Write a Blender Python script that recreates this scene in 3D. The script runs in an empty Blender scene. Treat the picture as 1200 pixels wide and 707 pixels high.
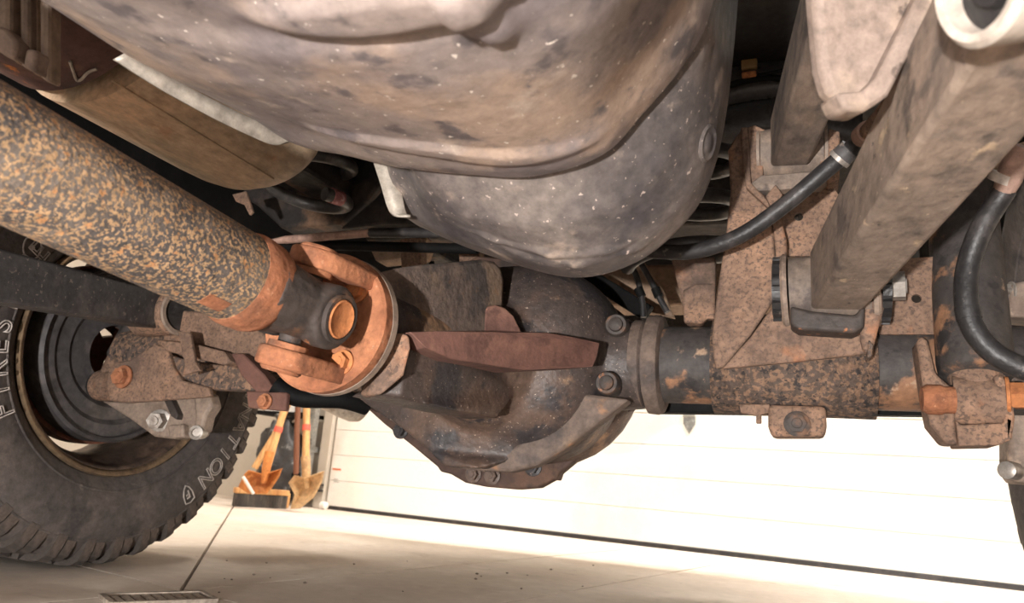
import bpy, bmesh, math, random
import numpy as np
from mathutils import Vector, Matrix

random.seed(7)
scene = bpy.context.scene
COL = scene.collection

# ------------------------------------------------------------------ camera
F = 867.0
PITCH, ROLL, YAW = math.radians(13.5), math.radians(4.5), math.radians(22.0)
CAM = Vector((0, 0, .225))
_f = Vector((-math.sin(YAW) * math.cos(PITCH), math.cos(YAW) * math.cos(PITCH), math.sin(PITCH)))
_r = Vector((math.cos(YAW), math.sin(YAW), 0))
_u = _r.cross(_f)
_r2 = _r * math.cos(ROLL) + _u * math.sin(ROLL)
_u2 = -_r * math.sin(ROLL) + _u * math.cos(ROLL)
cam_data = bpy.data.cameras.new('camera')
cam = bpy.data.objects.new('camera', cam_data)
COL.objects.link(cam)
m3 = Matrix((_r2, _u2, -_f)).transposed()
cam.matrix_world = Matrix.Translation(CAM) @ m3.to_4x4()
cam_data.sensor_width = 36.0
cam_data.lens = F / 1200 * 36
cam_data.clip_start = .02
cam_data.dof.use_dof = True
cam_data.dof.focus_distance = .95
cam_data.dof.aperture_fstop = 9.0
scene.camera = cam

# ------------------------------------------------------------------ world and light
world = bpy.data.worlds.new('world')
scene.world = world
world.use_nodes = True
bg = world.node_tree.nodes['Background']
bg.inputs[0].default_value = (1.0, .98, .97, 1)
bg.inputs[1].default_value = 1.9

def area(name, loc, target, size, power, color=(1, 1, 1), sy=None):
    l = bpy.data.lights.new(name, 'AREA')
    l.energy = power; l.color = color
    if sy: l.shape = 'RECTANGLE'; l.size = size; l.size_y = sy
    else: l.shape = 'DISK'; l.size = size
    o = bpy.data.objects.new(name, l); COL.objects.link(o)
    o.location = loc
    o.rotation_euler = (Vector(target) - Vector(loc)).to_track_quat('-Z', 'Y').to_euler()
    return o

area('work_lamp', (-.13, -.74, .06), (-.25, 1.0, .5), .035, 43, (1, .98, .96))
area('ceiling_lamp', (-1.1, 2.72, 2.75), (-1.1, 2.85, 0), 1.4, 80, (1, .92, .83), .2)
area('ceiling_lamp', (1.0, 2.35, 2.75), (.9, 2.6, 0), 1.4, 150, (1, .96, .91), .2)
area('ceiling_lamp', (-2.6, .6, 2.75), (-2.6, .6, 0), 1.4, 70, (1, .94, .86), .2)

vs = scene.view_settings
vs.view_transform = 'Standard'
vs.look = 'None'
vs.exposure = 0.0
vs.gamma = 1.0
vs.use_curve_mapping = False

# ------------------------------------------------------------------ helpers
def ray(u, v):
    return _r2 * ((u - 600) / F) + _u2 * ((353.5 - v) / F) + _f

def P(u, v, X=None, Y=None, Z=None, d=None):
    r = ray(u, v)
    if d is None:
        if X is not None: d = X / r.x
        elif Y is not None: d = Y / r.y
        else: d = (Z - CAM.z) / r.z
    return CAM + r * d

def lin(c):
    return tuple(((x / 255) / 12.92 if x / 255 <= .04045 else ((x / 255 + .055) / 1.055) ** 2.4) for x in c) + (1,)

def M(name, base, layers=(), rough=.75, metal=0.0, bump=.25, bscale=70, spec=.4, coord='Object', stretch=(1, 1, 1), grain=.38, gscale=75):
    """procedural material: base colour, noise masked colour layers (colour, scale, lo, hi)"""
    m = bpy.data.materials.new(name); m.use_nodes = True
    nt = m.node_tree; N = nt.nodes; L = nt.links
    b = N['Principled BSDF']
    b.inputs['Roughness'].default_value = rough
    b.inputs['Metallic'].default_value = metal
    b.inputs['Specular IOR Level'].default_value = spec
    tc = N.new('ShaderNodeTexCoord')
    mp = N.new('ShaderNodeMapping'); mp.inputs['Scale'].default_value = stretch
    L.new(tc.outputs[coord], mp.inputs['Vector'])
    prev = None
    for i, lay in enumerate(layers):
        col, sc, lo, hi = lay[:4]
        det = lay[4] if len(lay) > 4 else 6
        n = N.new('ShaderNodeTexNoise'); n.inputs['Scale'].default_value = sc
        n.inputs['Detail'].default_value = det; n.inputs['Roughness'].default_value = .6
        off = N.new('ShaderNodeVectorMath'); off.operation = 'ADD'
        off.inputs[1].default_value = (3.1 * i + len(name) * .37, 1.7 * i, .9 * i)
        L.new(mp.outputs[0], off.inputs[0]); L.new(off.outputs[0], n.inputs['Vector'])
        mr = N.new('ShaderNodeMapRange'); mr.interpolation_type = 'SMOOTHSTEP'
        mr.inputs['From Min'].default_value = lo; mr.inputs['From Max'].default_value = hi
        L.new(n.outputs['Fac'], mr.inputs['Value'])
        mx = N.new('ShaderNodeMix'); mx.data_type = 'RGBA'
        L.new(mr.outputs[0], mx.inputs['Factor'])
        if prev is None: mx.inputs['A'].default_value = lin(base)
        else: L.new(prev, mx.inputs['A'])
        mx.inputs['B'].default_value = lin(col)
        prev = mx.outputs['Result']
    if prev is None: b.inputs['Base Color'].default_value = lin(base)
    elif grain:
        g = N.new('ShaderNodeTexNoise'); g.inputs['Scale'].default_value = gscale; g.inputs['Detail'].default_value = 8; g.inputs['Roughness'].default_value = .72
        L.new(mp.outputs[0], g.inputs['Vector'])
        gr = N.new('ShaderNodeMapRange'); gr.inputs['From Min'].default_value = .3; gr.inputs['From Max'].default_value = .7
        gr.inputs['To Min'].default_value = 1 - grain; gr.inputs['To Max'].default_value = 1 + grain
        L.new(g.outputs['Fac'], gr.inputs['Value'])
        gm = N.new('ShaderNodeMix'); gm.data_type = 'RGBA'; gm.blend_type = 'MULTIPLY'; gm.inputs['Factor'].default_value = 1
        L.new(prev, gm.inputs['A']); L.new(gr.outputs[0], gm.inputs['B'])
        L.new(gm.outputs['Result'], b.inputs['Base Color'])
    else: L.new(prev, b.inputs['Base Color'])
    if bump:
        n = N.new('ShaderNodeTexNoise'); n.inputs['Scale'].default_value = bscale; n.inputs['Detail'].default_value = 5
        L.new(mp.outputs[0], n.inputs['Vector'])
        bp = N.new('ShaderNodeBump'); bp.inputs['Strength'].default_value = bump; bp.inputs['Distance'].default_value = .004
        L.new(n.outputs['Fac'], bp.inputs['Height']); L.new(bp.outputs[0], b.inputs['Normal'])
        # roughness wear
        mr = N.new('ShaderNodeMapRange'); mr.inputs['To Min'].default_value = max(.05, rough - .15); mr.inputs['To Max'].default_value = min(1, rough + .15)
        L.new(n.outputs['Fac'], mr.inputs['Value']); L.new(mr.outputs[0], b.inputs['Roughness'])
    return m

def thing(name, label, cat, loc=(0, 0, 0), group=None):
    o = bpy.data.objects.new(name, None); COL.objects.link(o)
    o.empty_display_size = .05
    o.location = loc; o['label'] = label; o['category'] = cat
    if group: o['group'] = group
    return o

def root_loc(o):
    v = Vector((0, 0, 0))
    while o: v += o.location; o = o.parent
    return v

def link(name, me, mat, parent=None, smooth=.7):
    o = bpy.data.objects.new(name, me); COL.objects.link(o)
    if mat: me.materials.append(mat)
    if smooth:
        for p in me.polygons: p.use_smooth = True
        me.set_sharp_from_angle(angle=smooth)
    if parent:
        me.transform(Matrix.Translation(-root_loc(parent)))
        o.parent = parent
    return o

def obj(name, bm, mat, parent=None, smooth=.7, bevel=0, kind=None, seg=2):
    bmesh.ops.recalc_face_normals(bm, faces=bm.faces)
    me = bpy.data.meshes.new(name); bm.to_mesh(me); bm.free()
    o = link(name, me, mat, parent, smooth)
    if bevel:
        md = o.modifiers.new('bevel', 'BEVEL'); md.width = bevel; md.segments = seg; md.limit_method = 'ANGLE'; md.angle_limit = .6
        md.harden_normals = False
    if kind: o['kind'] = kind
    return o

def tag(o, label, cat, group=None):
    o['label'] = label; o['category'] = cat
    if group: o['group'] = group
    return o

def NB(): return bmesh.new()

def frame(axis, hint=Vector((0, 0, 1))):
    a = Vector(axis).normalized()
    if abs(a.dot(hint)) > .95: hint = Vector((1, 0, 0))
    x = hint.cross(a).normalized(); y = a.cross(x).normalized()
    return a, x, y

def lathe(bm, prof, origin, axis, seg=48, cap=True, a0=0, a1=2 * math.pi):
    a, x, y = frame(axis); o = Vector(origin)
    full = abs(a1 - a0 - 2 * math.pi) < 1e-6
    n = seg if full else seg + 1
    rings = []
    for s, r in prof:
        rings.append([bm.verts.new(o + a * s + (x * math.cos(a0 + (a1 - a0) * k / seg) + y * math.sin(a0 + (a1 - a0) * k / seg)) * r) for k in range(n)])
    for i in range(len(rings) - 1):
        for k in range(n if full else n - 1):
            bm.faces.new((rings[i][k], rings[i][(k + 1) % n], rings[i + 1][(k + 1) % n], rings[i + 1][k]))
    if cap and full:
        bm.faces.new(rings[0][::-1]); bm.faces.new(rings[-1])
    return bm

def catmull(pts, n=8):
    pts = [Vector(p) for p in pts]
    out = []
    for i in range(len(pts) - 1):
        p0 = pts[max(i - 1, 0)]; p1 = pts[i]; p2 = pts[i + 1]; p3 = pts[min(i + 2, len(pts) - 1)]
        for k in range(n):
            t = k / n
            out.append(.5 * ((2 * p1) + (p2 - p0) * t + (2 * p0 - 5 * p1 + 4 * p2 - p3) * t * t + (3 * p1 - p0 - 3 * p2 + p3) * t ** 3))
    out.append(pts[-1])
    return out

def sweep(bm, path, r, seg=14, closed=False, flat=None):
    path = [Vector(p) for p in path]
    n = len(path)
    rr = r if isinstance(r, (list, tuple)) else [r] * n
    if len(rr) != n: rr = list(np.interp(np.linspace(0, 1, n), np.linspace(0, 1, len(rr)), rr))
    rings = []; x = None
    for i, p in enumerate(path):
        if closed: t = (path[(i + 1) % n] - path[i - 1]).normalized()
        else: t = (path[min(i + 1, n - 1)] - path[max(i - 1, 0)]).normalized()
        if x is None: _, x, _ = frame(t)
        x = (x - t * x.dot(t)).normalized(); y = t.cross(x)
        rings.append([bm.verts.new(p + (x * math.cos(2 * math.pi * k / seg) + y * math.sin(2 * math.pi * k / seg) * (flat or 1)) * rr[i]) for k in range(seg)])
    for i in range(n if closed else n - 1):
        A = rings[i]; Bq = rings[(i + 1) % n]
        for k in range(seg):
            bm.faces.new((A[k], A[(k + 1) % seg], Bq[(k + 1) % seg], Bq[k]))
    if not closed:
        bm.faces.new(rings[0][::-1]); bm.faces.new(rings[-1])
    return bm

def prism(bm, pts, off):
    off = Vector(off)
    a = [bm.verts.new(Vector(p)) for p in pts]; b = [bm.verts.new(Vector(p) + off) for p in pts]
    n = len(a)
    bm.faces.new(a); bm.faces.new(b[::-1])
    for k in range(n): bm.faces.new((a[k], b[k], b[(k + 1) % n], a[(k + 1) % n]))
    return bm

def px(pts, Y):
    return [P(p[0], p[1], Y=(p[2] if len(p) > 2 else Y)) for p in pts]

def plate(name, pts, Y, t, mat, parent, bevel=.002, off=None, smooth=.5):
    bm = NB(); prism(bm, px(pts, Y), off or (0, t, 0))
    return obj(name, bm, mat, parent, smooth=smooth, bevel=bevel)

def box(bm, c, s, rot=None):
    c = Vector(c); hx, hy, hz = s[0] / 2, s[1] / 2, s[2] / 2
    vs_ = []
    for i in (-1, 1):
        for j in (-1, 1):
            for k in (-1, 1):
                q = Vector((i * hx, j * hy, k * hz))
                if rot: q = rot @ q
                vs_.append(bm.verts.new(c + q))
    for f in ((0, 1, 3, 2), (4, 6, 7, 5), (0, 4, 5, 1), (2, 3, 7, 6), (0, 2, 6, 4), (1, 5, 7, 3)):
        bm.faces.new([vs_[k] for k in f])
    return bm

def beam(bm, p0, p1, w, h, up=(0, 0, 1)):
    p0 = Vector(p0); p1 = Vector(p1); t = (p1 - p0).normalized()
    s = t.cross(Vector(up)).normalized(); q = s.cross(t).normalized()
    ring = lambda p: [bm.verts.new(p + s * (i * w / 2) + q * (j * h / 2)) for i, j in ((-1, -1), (1, -1), (1, 1), (-1, 1))]
    a, b = ring(p0), ring(p1)
    bm.faces.new(a[::-1]); bm.faces.new(b)
    for k in range(4): bm.faces.new((a[k], a[(k + 1) % 4], b[(k + 1) % 4], b[k]))
    return bm

def bolt(bm, c, axis, r, h, washer=True, turn=0):
    a, x, y = frame(axis); c = Vector(c)
    if washer: lathe(bm, [(0, r * 1.35), (r * .22, r * 1.35), (r * .26, r * 1.25)], c, a, 20)
    hexp = [c + a * (r * .2) + (x * math.cos(turn + k * math.pi / 3) + y * math.sin(turn + k * math.pi / 3)) * r for k in range(6)]
    prism(bm, hexp, a * h)
    lathe(bm, [(r * .2 + h, r * .55), (r * .2 + h * 1.12, r * .5)], c, a, 14)
    return bm

def loft(bm, sections, capends=True):
    rings = [[bm.verts.new(p) for p in s] for s in sections]
    n = len(rings[0])
    for i in range(len(rings) - 1):
        for k in range(n - 1):
            bm.faces.new((rings[i][k], rings[i][k + 1], rings[i + 1][k + 1], rings[i + 1][k]))
        bm.faces.new((rings[i][n - 1], rings[i][0], rings[i + 1][0], rings[i + 1][n - 1]))
    if capends:
        bm.faces.new(rings[0][::-1]); bm.faces.new(rings[-1])
    return bm

def resample(ctrl, n, sm=6):
    p = catmull([Vector((c[0], 0, c[1])) for c in ctrl], sm)
    L = [0]
    for i in range(1, len(p)): L.append(L[-1] + (p[i] - p[i - 1]).length)
    t = np.linspace(0, L[-1], n)
    return np.stack([np.interp(t, L, [q.x for q in p]), np.interp(t, L, [q.z for q in p])], 1)

def copy_tree(o, parent=None):
    c = o.copy(); COL.objects.link(c); c.parent = parent
    for ch in list(o.children): copy_tree(ch, c)
    return c

# ------------------------------------------------------------------ materials
BLK = (30, 27, 26)
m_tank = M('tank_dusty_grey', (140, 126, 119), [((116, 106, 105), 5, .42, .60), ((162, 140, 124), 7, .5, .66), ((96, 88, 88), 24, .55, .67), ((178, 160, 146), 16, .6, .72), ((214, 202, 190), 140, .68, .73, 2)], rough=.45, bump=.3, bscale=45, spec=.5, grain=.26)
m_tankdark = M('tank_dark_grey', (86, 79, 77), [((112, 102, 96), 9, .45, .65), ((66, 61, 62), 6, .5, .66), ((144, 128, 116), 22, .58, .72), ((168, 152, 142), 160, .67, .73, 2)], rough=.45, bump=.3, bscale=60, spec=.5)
m_shield = M('heat_shield_dull_aluminium', (160, 150, 138), [((130, 118, 106), 14, .5, .65)], rough=.5, metal=.2, bump=.1)
m_muffler = M('muffler_tan', (182, 158, 132), [((198, 166, 136), 5, .5, .65), ((160, 144, 122), 8, .48, .66), ((170, 136, 108), 18, .6, .7)], rough=.55, metal=.15, bump=.12, bscale=90, stretch=(1, .5, 1))
m_mufflerend = M('muffler_burnt_purple', (88, 62, 56), [((110, 78, 64), 12, .5, .66), ((66, 46, 46), 20, .5, .66), ((196, 116, 44), 16, .64, .7)], rough=.5, bump=.2)
m_shaft = M('driveshaft_speckled', (72, 67, 65), [((100, 90, 82), 14, .42, .62), ((158, 127, 94), 330, .50, .57, 3), ((162, 116, 76), 120, .6, .67, 4), ((56, 52, 51), 40, .62, .7)], rough=.6, bump=.3, bscale=260)
m_rust = M('orange_rust', (142, 90, 62), [((164, 108, 76), 14, .45, .65), ((116, 74, 52), 30, .5, .68), ((172, 126, 96), 90, .62, .7), ((86, 62, 50), 22, .62, .74), ((112, 82, 66), 8, .58, .7)], rough=.85, bump=.5, bscale=110)
m_rustbolt = M('bright_rust_bolt', (176, 112, 68), [((146, 90, 56), 60, .5, .65)], rough=.8, bump=.3, bscale=150)
m_yoke = M('yoke_dark_steel', (62, 54, 50), [((110, 78, 56), 26, .52, .68), ((150, 96, 60), 60, .62, .7), ((46, 42, 42), 12, .55, .66)], rough=.65, bump=.35, bscale=120)
m_diff = M('cast_dark_diff', (70, 60, 56), [((90, 72, 62), 7, .45, .60), ((138, 108, 84), 8, .55, .62), ((52, 48, 49), 11, .52, .60), ((176, 156, 140), 300, .68, .72, 2)], rough=.5, bump=.4, bscale=120)
m_diffnose = M('cast_brown_nose', (102, 87, 78), [((124, 103, 86), 8, .5, .66), ((76, 67, 63), 14, .5, .64), ((142, 106, 80), 18, .62, .72)], rough=.75, bump=.45, bscale=130)
m_shelf = M('brown_primer', (104, 72, 62), [((120, 86, 72), 12, .5, .66), ((88, 60, 52), 22, .5, .64)], rough=.8, bump=.25, bscale=160, grain=.2)
m_bracket = M('bracket_tan_rust', (126, 100, 83), [((148, 115, 93), 10, .46, .64), ((102, 82, 70), 200, .5, .6, 3), ((150, 106, 80), 16, .6, .7), ((90, 73, 64), 7, .55, .70), ((80, 66, 59), 50, .64, .72)], rough=.85, bump=.5, bscale=140)
m_pitted = M('pitted_rusty_steel', (88, 74, 66), [((130, 102, 82), 130, .47, .57, 3), ((56, 50, 48), 100, .54, .64, 3), ((146, 114, 92), 26, .6, .74)], rough=.85, bump=.7, bscale=150)
m_tube = M('axle_tube_worn_black', (66, 60, 57), [((140, 102, 76), 13, .5, .58), ((164, 136, 112), 22, .6, .68), ((50, 46, 45), 24, .56, .64)], rough=.65, bump=.35, bscale=90)
m_arm = M('arm_dusty_grey', (132, 116, 104), [((152, 133, 118), 9, .45, .65), ((100, 89, 82), 26, .5, .64), ((184, 160, 134), 36, .62, .70), ((212, 188, 158), 110, .68, .73), ((84, 75, 70), 70, .64, .72)], rough=.6, bump=.45, bscale=90, stretch=(1, .6, 1))
m_arm2 = M('upper_arm_brown_grey', (116, 102, 92), [((140, 121, 106), 18, .48, .64), ((84, 74, 69), 30, .52, .66)], rough=.7, bump=.4, bscale=110, stretch=(1, .4, 1))
m_armblk = M('arm_black_paint', (74, 71, 71), [((96, 90, 87), 16, .5, .68), ((126, 114, 106), 120, .62, .68, 2), ((116, 100, 88), 12, .66, .76)], rough=.5, bump=.2, bscale=90)
m_hanger = M('hanger_dusty_tan', (140, 122, 111), [((154, 134, 118), 10, .5, .66), ((118, 102, 92), 25, .56, .7), ((98, 84, 76), 60, .64, .72)], rough=.8, bump=.3, bscale=60)
m_white = M('pale_bushing_sleeve', (180, 167, 155), [((156, 140, 126), 20, .5, .68)], rough=.6, bump=.1)
m_rubber = M('black_rubber', (42, 40, 40), [((66, 61, 59), 30, .5, .68), ((100, 92, 85), 80, .66, .74)], rough=.45, bump=.25, bscale=140)
m_coil = M('coil_black_gloss', (64, 61, 60), [((84, 78, 74), 20, .5, .68)], rough=.35, bump=.1)
m_black = M('black_paint', (15, 14, 14), [((24, 22, 21), 10, .5, .7)], rough=.7, bump=.15, spec=.15)
m_rail = M('frame_rail_dark', (44, 40, 38), [((104, 80, 62), 7, .54, .66), ((66, 55, 49), 14, .5, .66)], rough=.7, bump=.25)
m_plastic = M('black_liner_plastic', (78, 75, 74), [((100, 95, 92), 12, .5, .7), ((58, 55, 54), 20, .5, .66)], rough=.32, bump=.15)
m_tire = M('tire_rubber', (80, 73, 70), [((94, 85, 80), 10, .45, .65), ((68, 62, 60), 18, .52, .66), ((112, 102, 96), 32, .62, .74)], rough=.8, bump=.3, bscale=110)
m_tread = M('tire_tread_rubber', (78, 70, 65), [((94, 82, 74), 14, .5, .66)], rough=.85, bump=.4, bscale=140)
m_letter = M('tire_letter_grey', (178, 168, 160), [((140, 130, 124), 40, .55, .7)], rough=.8, bump=0)
m_rim = M('rim_brown_grey', (84, 70, 62), [((112, 92, 78), 16, .5, .68), ((58, 50, 46), 20, .54, .68)], rough=.5, metal=.3, bump=.15)
m_rimlip = M('rim_lip_pale_steel', (150, 126, 100), [((110, 90, 74), 30, .5, .7)], rough=.4, metal=.5, bump=.1)
m_rotor = M('backing_plate_grey', (74, 70, 70), [((94, 86, 82), 20, .5, .68), ((60, 54, 52), 12, .5, .66)], rough=.6, bump=.2)
m_rotorrust = M('rotor_edge_rust', (104, 64, 48), [((78, 52, 44), 20, .5, .66)], rough=.8, bump=.3)
m_caliper = M('caliper_tan_grey', (140, 122, 108), [((118, 100, 88), 18, .5, .66), ((160, 138, 120), 30, .6, .7)], rough=.65, bump=.25)
m_zinc = M('zinc_bolt', (168, 160, 152), [((130, 118, 108), 40, .5, .66)], rough=.4, metal=.5, bump=.1)
m_cable = M('cable_sleeve_pinkish', (154, 124, 110), [((128, 100, 88), 40, .5, .66)], rough=.7, bump=.15)
m_tagred = M('red_paint_tag', (150, 92, 92), [((190, 150, 146), 60, .55, .64)], rough=.7, bump=0)
m_tan = M('dusty_tan_panel', (142, 118, 98), [((120, 98, 80), 14, .5, .66)], rough=.8, bump=.2)
m_connector = M('tan_connector_plastic', (150, 120, 78), [], rough=.5, bump=0)
m_floor = M('concrete_floor', (218, 204, 190), [((206, 191, 176), 1.6, .42, .62), ((224, 212, 199), 3.5, .5, .68), ((194, 178, 163), 9, .6, .72), ((176, 160, 145), 40, .66, .74)], rough=.7, bump=.12, bscale=120, grain=.10, gscale=30)
m_joint = M('floor_joint_dark', (112, 96, 84), [((84, 70, 62), 20, .5, .66)], rough=.9, bump=.2)
m_grate = M('drain_grate_steel', (172, 158, 144), [((140, 126, 114), 30, .5, .66)], rough=.6, metal=.3, bump=.1)
m_door = M('door_white_paint', (240, 236, 228), [((232, 226, 216), 2, .5, .7)], rough=.5, bump=.04, bscale=200, grain=.03)
m_wall = M('wall_painted', (196, 186, 172), [((186, 176, 162), 3, .5, .7)], rough=.85, bump=.1, grain=.03)
m_track = M('galvanised_track', (168, 168, 164), [((140, 138, 132), 14, .5, .68)], rough=.4, metal=.6, bump=.1)
m_wood = M('wooden_handle', (206, 158, 104), [((184, 132, 82), 14, .5, .66), ((224, 182, 130), 20, .6, .7)], rough=.6, bump=.15, stretch=(1, 1, .2))
m_redband = M('red_band', (226, 96, 76), [], rough=.6, bump=0, grain=.03)
m_orange = M('rusty_orange_shovel_blade', (196, 124, 64), [((170, 100, 50), 12, .5, .66), ((214, 150, 92), 18, .6, .7)], rough=.6, bump=.15)
m_tanblade = M('tan_worn_shovel_blade', (196, 160, 116), [((164, 128, 90), 10, .48, .66), ((132, 104, 78), 18, .62, .7)], rough=.6, bump=.15)
m_bristle = M('broom_bristles', (66, 62, 58), [((96, 88, 80), 60, .5, .66)], rough=.95, bump=.8, bscale=160, stretch=(1, 1, .15))
m_sack = M('dark_plastic_sack', (58, 56, 56), [((150, 148, 144), 14, .56, .68), ((34, 32, 32), 9, .5, .64)], rough=.4, bump=.5, bscale=30)
m_box = M('white_carton', (226, 220, 212), [], rough=.7, bump=.05, grain=.03)
m_red = M('orange_red_print', (214, 110, 60), [], rough=.7, bump=0, grain=.03)
m_grey = M('grey_print', (170, 164, 156), [], rough=.7, bump=0, grain=.03)
m_pipe = M('tailpipe_grey_steel', (176, 166, 154), [((150, 136, 122), 18, .5, .66), ((196, 188, 178), 26, .6, .7)], rough=.45, metal=.35, bump=.15)
m_bed = M('bed_underside', (40, 36, 34), [((58, 50, 46), 6, .5, .7)], rough=.7, bump=.1)

# ------------------------------------------------------------------ setting
def struct(o):
    o['kind'] = 'structure'; return o

DL = P(385, 597, Z=0); DR = P(1190, 692, Z=0)
dd = (DR - DL); dd.z = 0; dd.normalize()
dn = Vector((-dd.y, dd.x, 0))             # away from the camera
def dp(s, n, z): return DL + dd * s + dn * n + Vector((0, 0, z))

# floor: slabs parted by sawn joints, each slab a part of the floor
JA0 = P(205, 692, Z=0); JA1 = P(270, 595, Z=0)
JB0 = P(230, 692, Z=0); JB1 = P(560, 661, Z=0)
JC0 = P(596, 706, Z=0); JC1 = P(840, 662, Z=0)
bm = NB(); box(bm, (0, 0, -.06), (14, 14, .1))
floor = struct(obj('floor', bm, m_joint, smooth=0))
node = JA0 + (JB0 - JA0) * .3
dirA = (JA1 - JA0).normalized(); dirB = (JB1 - JB0).normalized(); dirC = (JC1 - JC0).normalized()
dirB = (dirB + dirC).normalized()
G = .0035
def isect(p, d, q, e):
    den = d.x * e.y - d.y * e.x
    t = ((q.x - p.x) * e.y - (q.y - p.y) * e.x) / den
    return p + d * t
def slab(pts):
    c = sum((Vector(p) for p in pts), Vector()) / len(pts)
    n = len(pts); q = []
    # inset every edge by the half joint
    for k in range(n):
        a, b, e = Vector(pts[k - 1]), Vector(pts[k]), Vector(pts[(k + 1) % n])
        d1 = (b - a).normalized(); d2 = (e - b).normalized()
        n1 = Vector((-d1.y, d1.x, 0)); n2 = Vector((-d2.y, d2.x, 0))
        if (c - b).dot(n1) < 0: n1 = -n1
        if (c - b).dot(n2) < 0: n2 = -n2
        q.append(isect(b + n1 * G, d1, b + n2 * G, d2))
    bm = NB(); prism(bm, [Vector((p.x, p.y, 0)) for p in q], (0, 0, -.03))
    return obj('floor_slab', bm, m_floor, floor, smooth=0)
perp = Vector((dirB.y, -dirB.x, 0))
nB = node; nC = isect(JC0, dirC, node, perp)
far = 6
D = nC + perp * 1.9
# row beyond the cross joint (towards the door)
slab([nB, nC, nC + dirB * far, nB + dirB * far])
slab([nC, D, D + dirB * far, nC + dirB * far])
slab([nB, nB + dirB * far, nB + dirA * 7])
slab([D, D + perp * 3, D + perp * 3 + dirB * far, D + dirB * far])
# nearer row
slab([nB, nB - dirB * 5, nC - dirB * 5, nC])
slab([nC, nC - dirB * 5, D - dirB * 5, D])
slab([D, D - dirB * 5, D + perp * 3 - dirB * 5, D + perp * 3])
W = nB - perp * 4.5
slab([nB, nB + dirA * 7, W + dirB * 3.2, W])
slab([nB, W, W - dirB * 5, nB - dirB * 5])

# drain cover let into the floor near the tyre
dc = P(176, 703, Z=0)
t = thing('floor_drain_grate', 'small steel slotted drain grate set in the concrete by the tyre', 'drain grate', (dc.x, dc.y, 0))
e1 = (P(238, 699, Z=0) - P(118, 703, Z=0)); e1.z = 0; L1 = e1.length; e1.normalize(); e2 = Vector((e1.y, -e1.x, 0))
R3 = Matrix((e1, -e2, Vector((0, 0, 1)))).transposed()
o0 = P(118, 700, Z=0)
for k in range(2):
    bm = NB(); box(bm, o0 + e1 * L1 / 2 + e2 * (.004 + k * .075) + Vector((0, 0, .003)), (L1, .008, .006), R3); obj('frame', bm, m_grate, t, smooth=0)
for k in range(2):
    bm = NB(); box(bm, o0 + e1 * (L1 * (.0 + .99 * k)) + e2 * .041 + Vector((0, 0, .003)), (.008, .075, .006), R3); obj('frame', bm, m_grate, t, smooth=0)
for k in range(9):
    bm = NB(); box(bm, o0 + e1 * (L1 * (.1 + .1 * k)) + e2 * .041 + Vector((0, 0, .002)), (.009, .07, .004), R3); obj('bar', bm, m_grate, t, smooth=0)
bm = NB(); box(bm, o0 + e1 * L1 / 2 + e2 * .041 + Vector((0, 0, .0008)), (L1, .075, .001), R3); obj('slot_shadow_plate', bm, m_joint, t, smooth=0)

# walls, ceiling, garage door
bm = NB(); prism(bm, [dp(-3.6, .10, 0), dp(-.06, .10, 0), dp(-.06, .10, 2.9), dp(-3.6, .10, 2.9)], dn * .15)
struct(obj('wall_back', bm, m_wall, smooth=0))
bm = NB(); prism(bm, [dp(-.06, .10, 2.35), dp(6, .10, 2.35), dp(6, .10, 2.9), dp(-.06, .10, 2.9)], dn * .15)
struct(obj('wall_header', bm, m_wall, smooth=0))
bm = NB(); box(bm, (-4.3, 0, 1.45), (.15, 8.5, 2.9)); struct(obj('wall_left', bm, m_wall, smooth=0))
bm = NB(); box(bm, (3.6, 0, 1.45), (.15, 8.5, 2.9)); struct(obj('wall_right', bm, m_wall, smooth=0))
bm = NB(); box(bm, (-.3, .4, 2.95), (8.2, 8.6, .1)); struct(obj('ceiling', bm, m_wall, smooth=0))

door = struct(obj('door_1', prism(NB(), [dp(-.02, .006, .02), dp(5.2, .006, .02), dp(5.2, .006, 2.4), dp(-.02, .006, 2.4)], dn * .03), m_door, smooth=0))
bm = NB(); prism(bm, [dp(-.02, -.005, .0), dp(5.2, -.005, .0), dp(5.2, -.005, .016), dp(-.02, -.005, .016)], dn * .05)
obj('bottom_seal', bm, m_rubber, door, smooth=0)
# each section carries four flat ribs parted by shallow grooves
z0 = .016; sh = .53
for s in range(4):
    for k in range(4):
        a = z0 + s * sh + k * sh / 4 + (.0025 if k == 0 else .0012); b = z0 + s * sh + (k + 1) * sh / 4 - (.0025 if k == 3 else .0012)
        bm = NB(); prism(bm, [dp(-.02, .0, a), dp(5.2, .0, a), dp(5.2, .0, b), dp(-.02, .0, b)], dn * .006)
        obj('door_panel', bm, m_door, door, smooth=0, bevel=.002)
# sticker at the left end of the door, print only
sp = P(399, 552, Z=.2)
def on_door(u, v, n=0):
    r = ray(u, v); dd_ = (dp(0, n, 0) - CAM).dot(dn) / r.dot(dn); return CAM + r * dd_
def decal(u0, v0, u1, v1, mat):
    a, b, c, d_ = on_door(u0, v0, -.0015), on_door(u1, v0 + .12 * (u1 - u0), -.0015), on_door(u1, v1 + .12 * (u1 - u0), -.0015), on_door(u0, v1, -.0015)
    bm = NB(); prism(bm, [a, b, c, d_], dn * .001); return bm, mat
for (a, b, c, d_, mt) in ((389.5, 548.6, 399.5, 550.6, m_red), (391, 561, 396, 562, m_grey), (391, 564, 397, 565, m_grey)):
    bm, mt = decal(a, b, c, d_, mt); obj('sticker_print', bm, mt, door, smooth=0)
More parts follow.
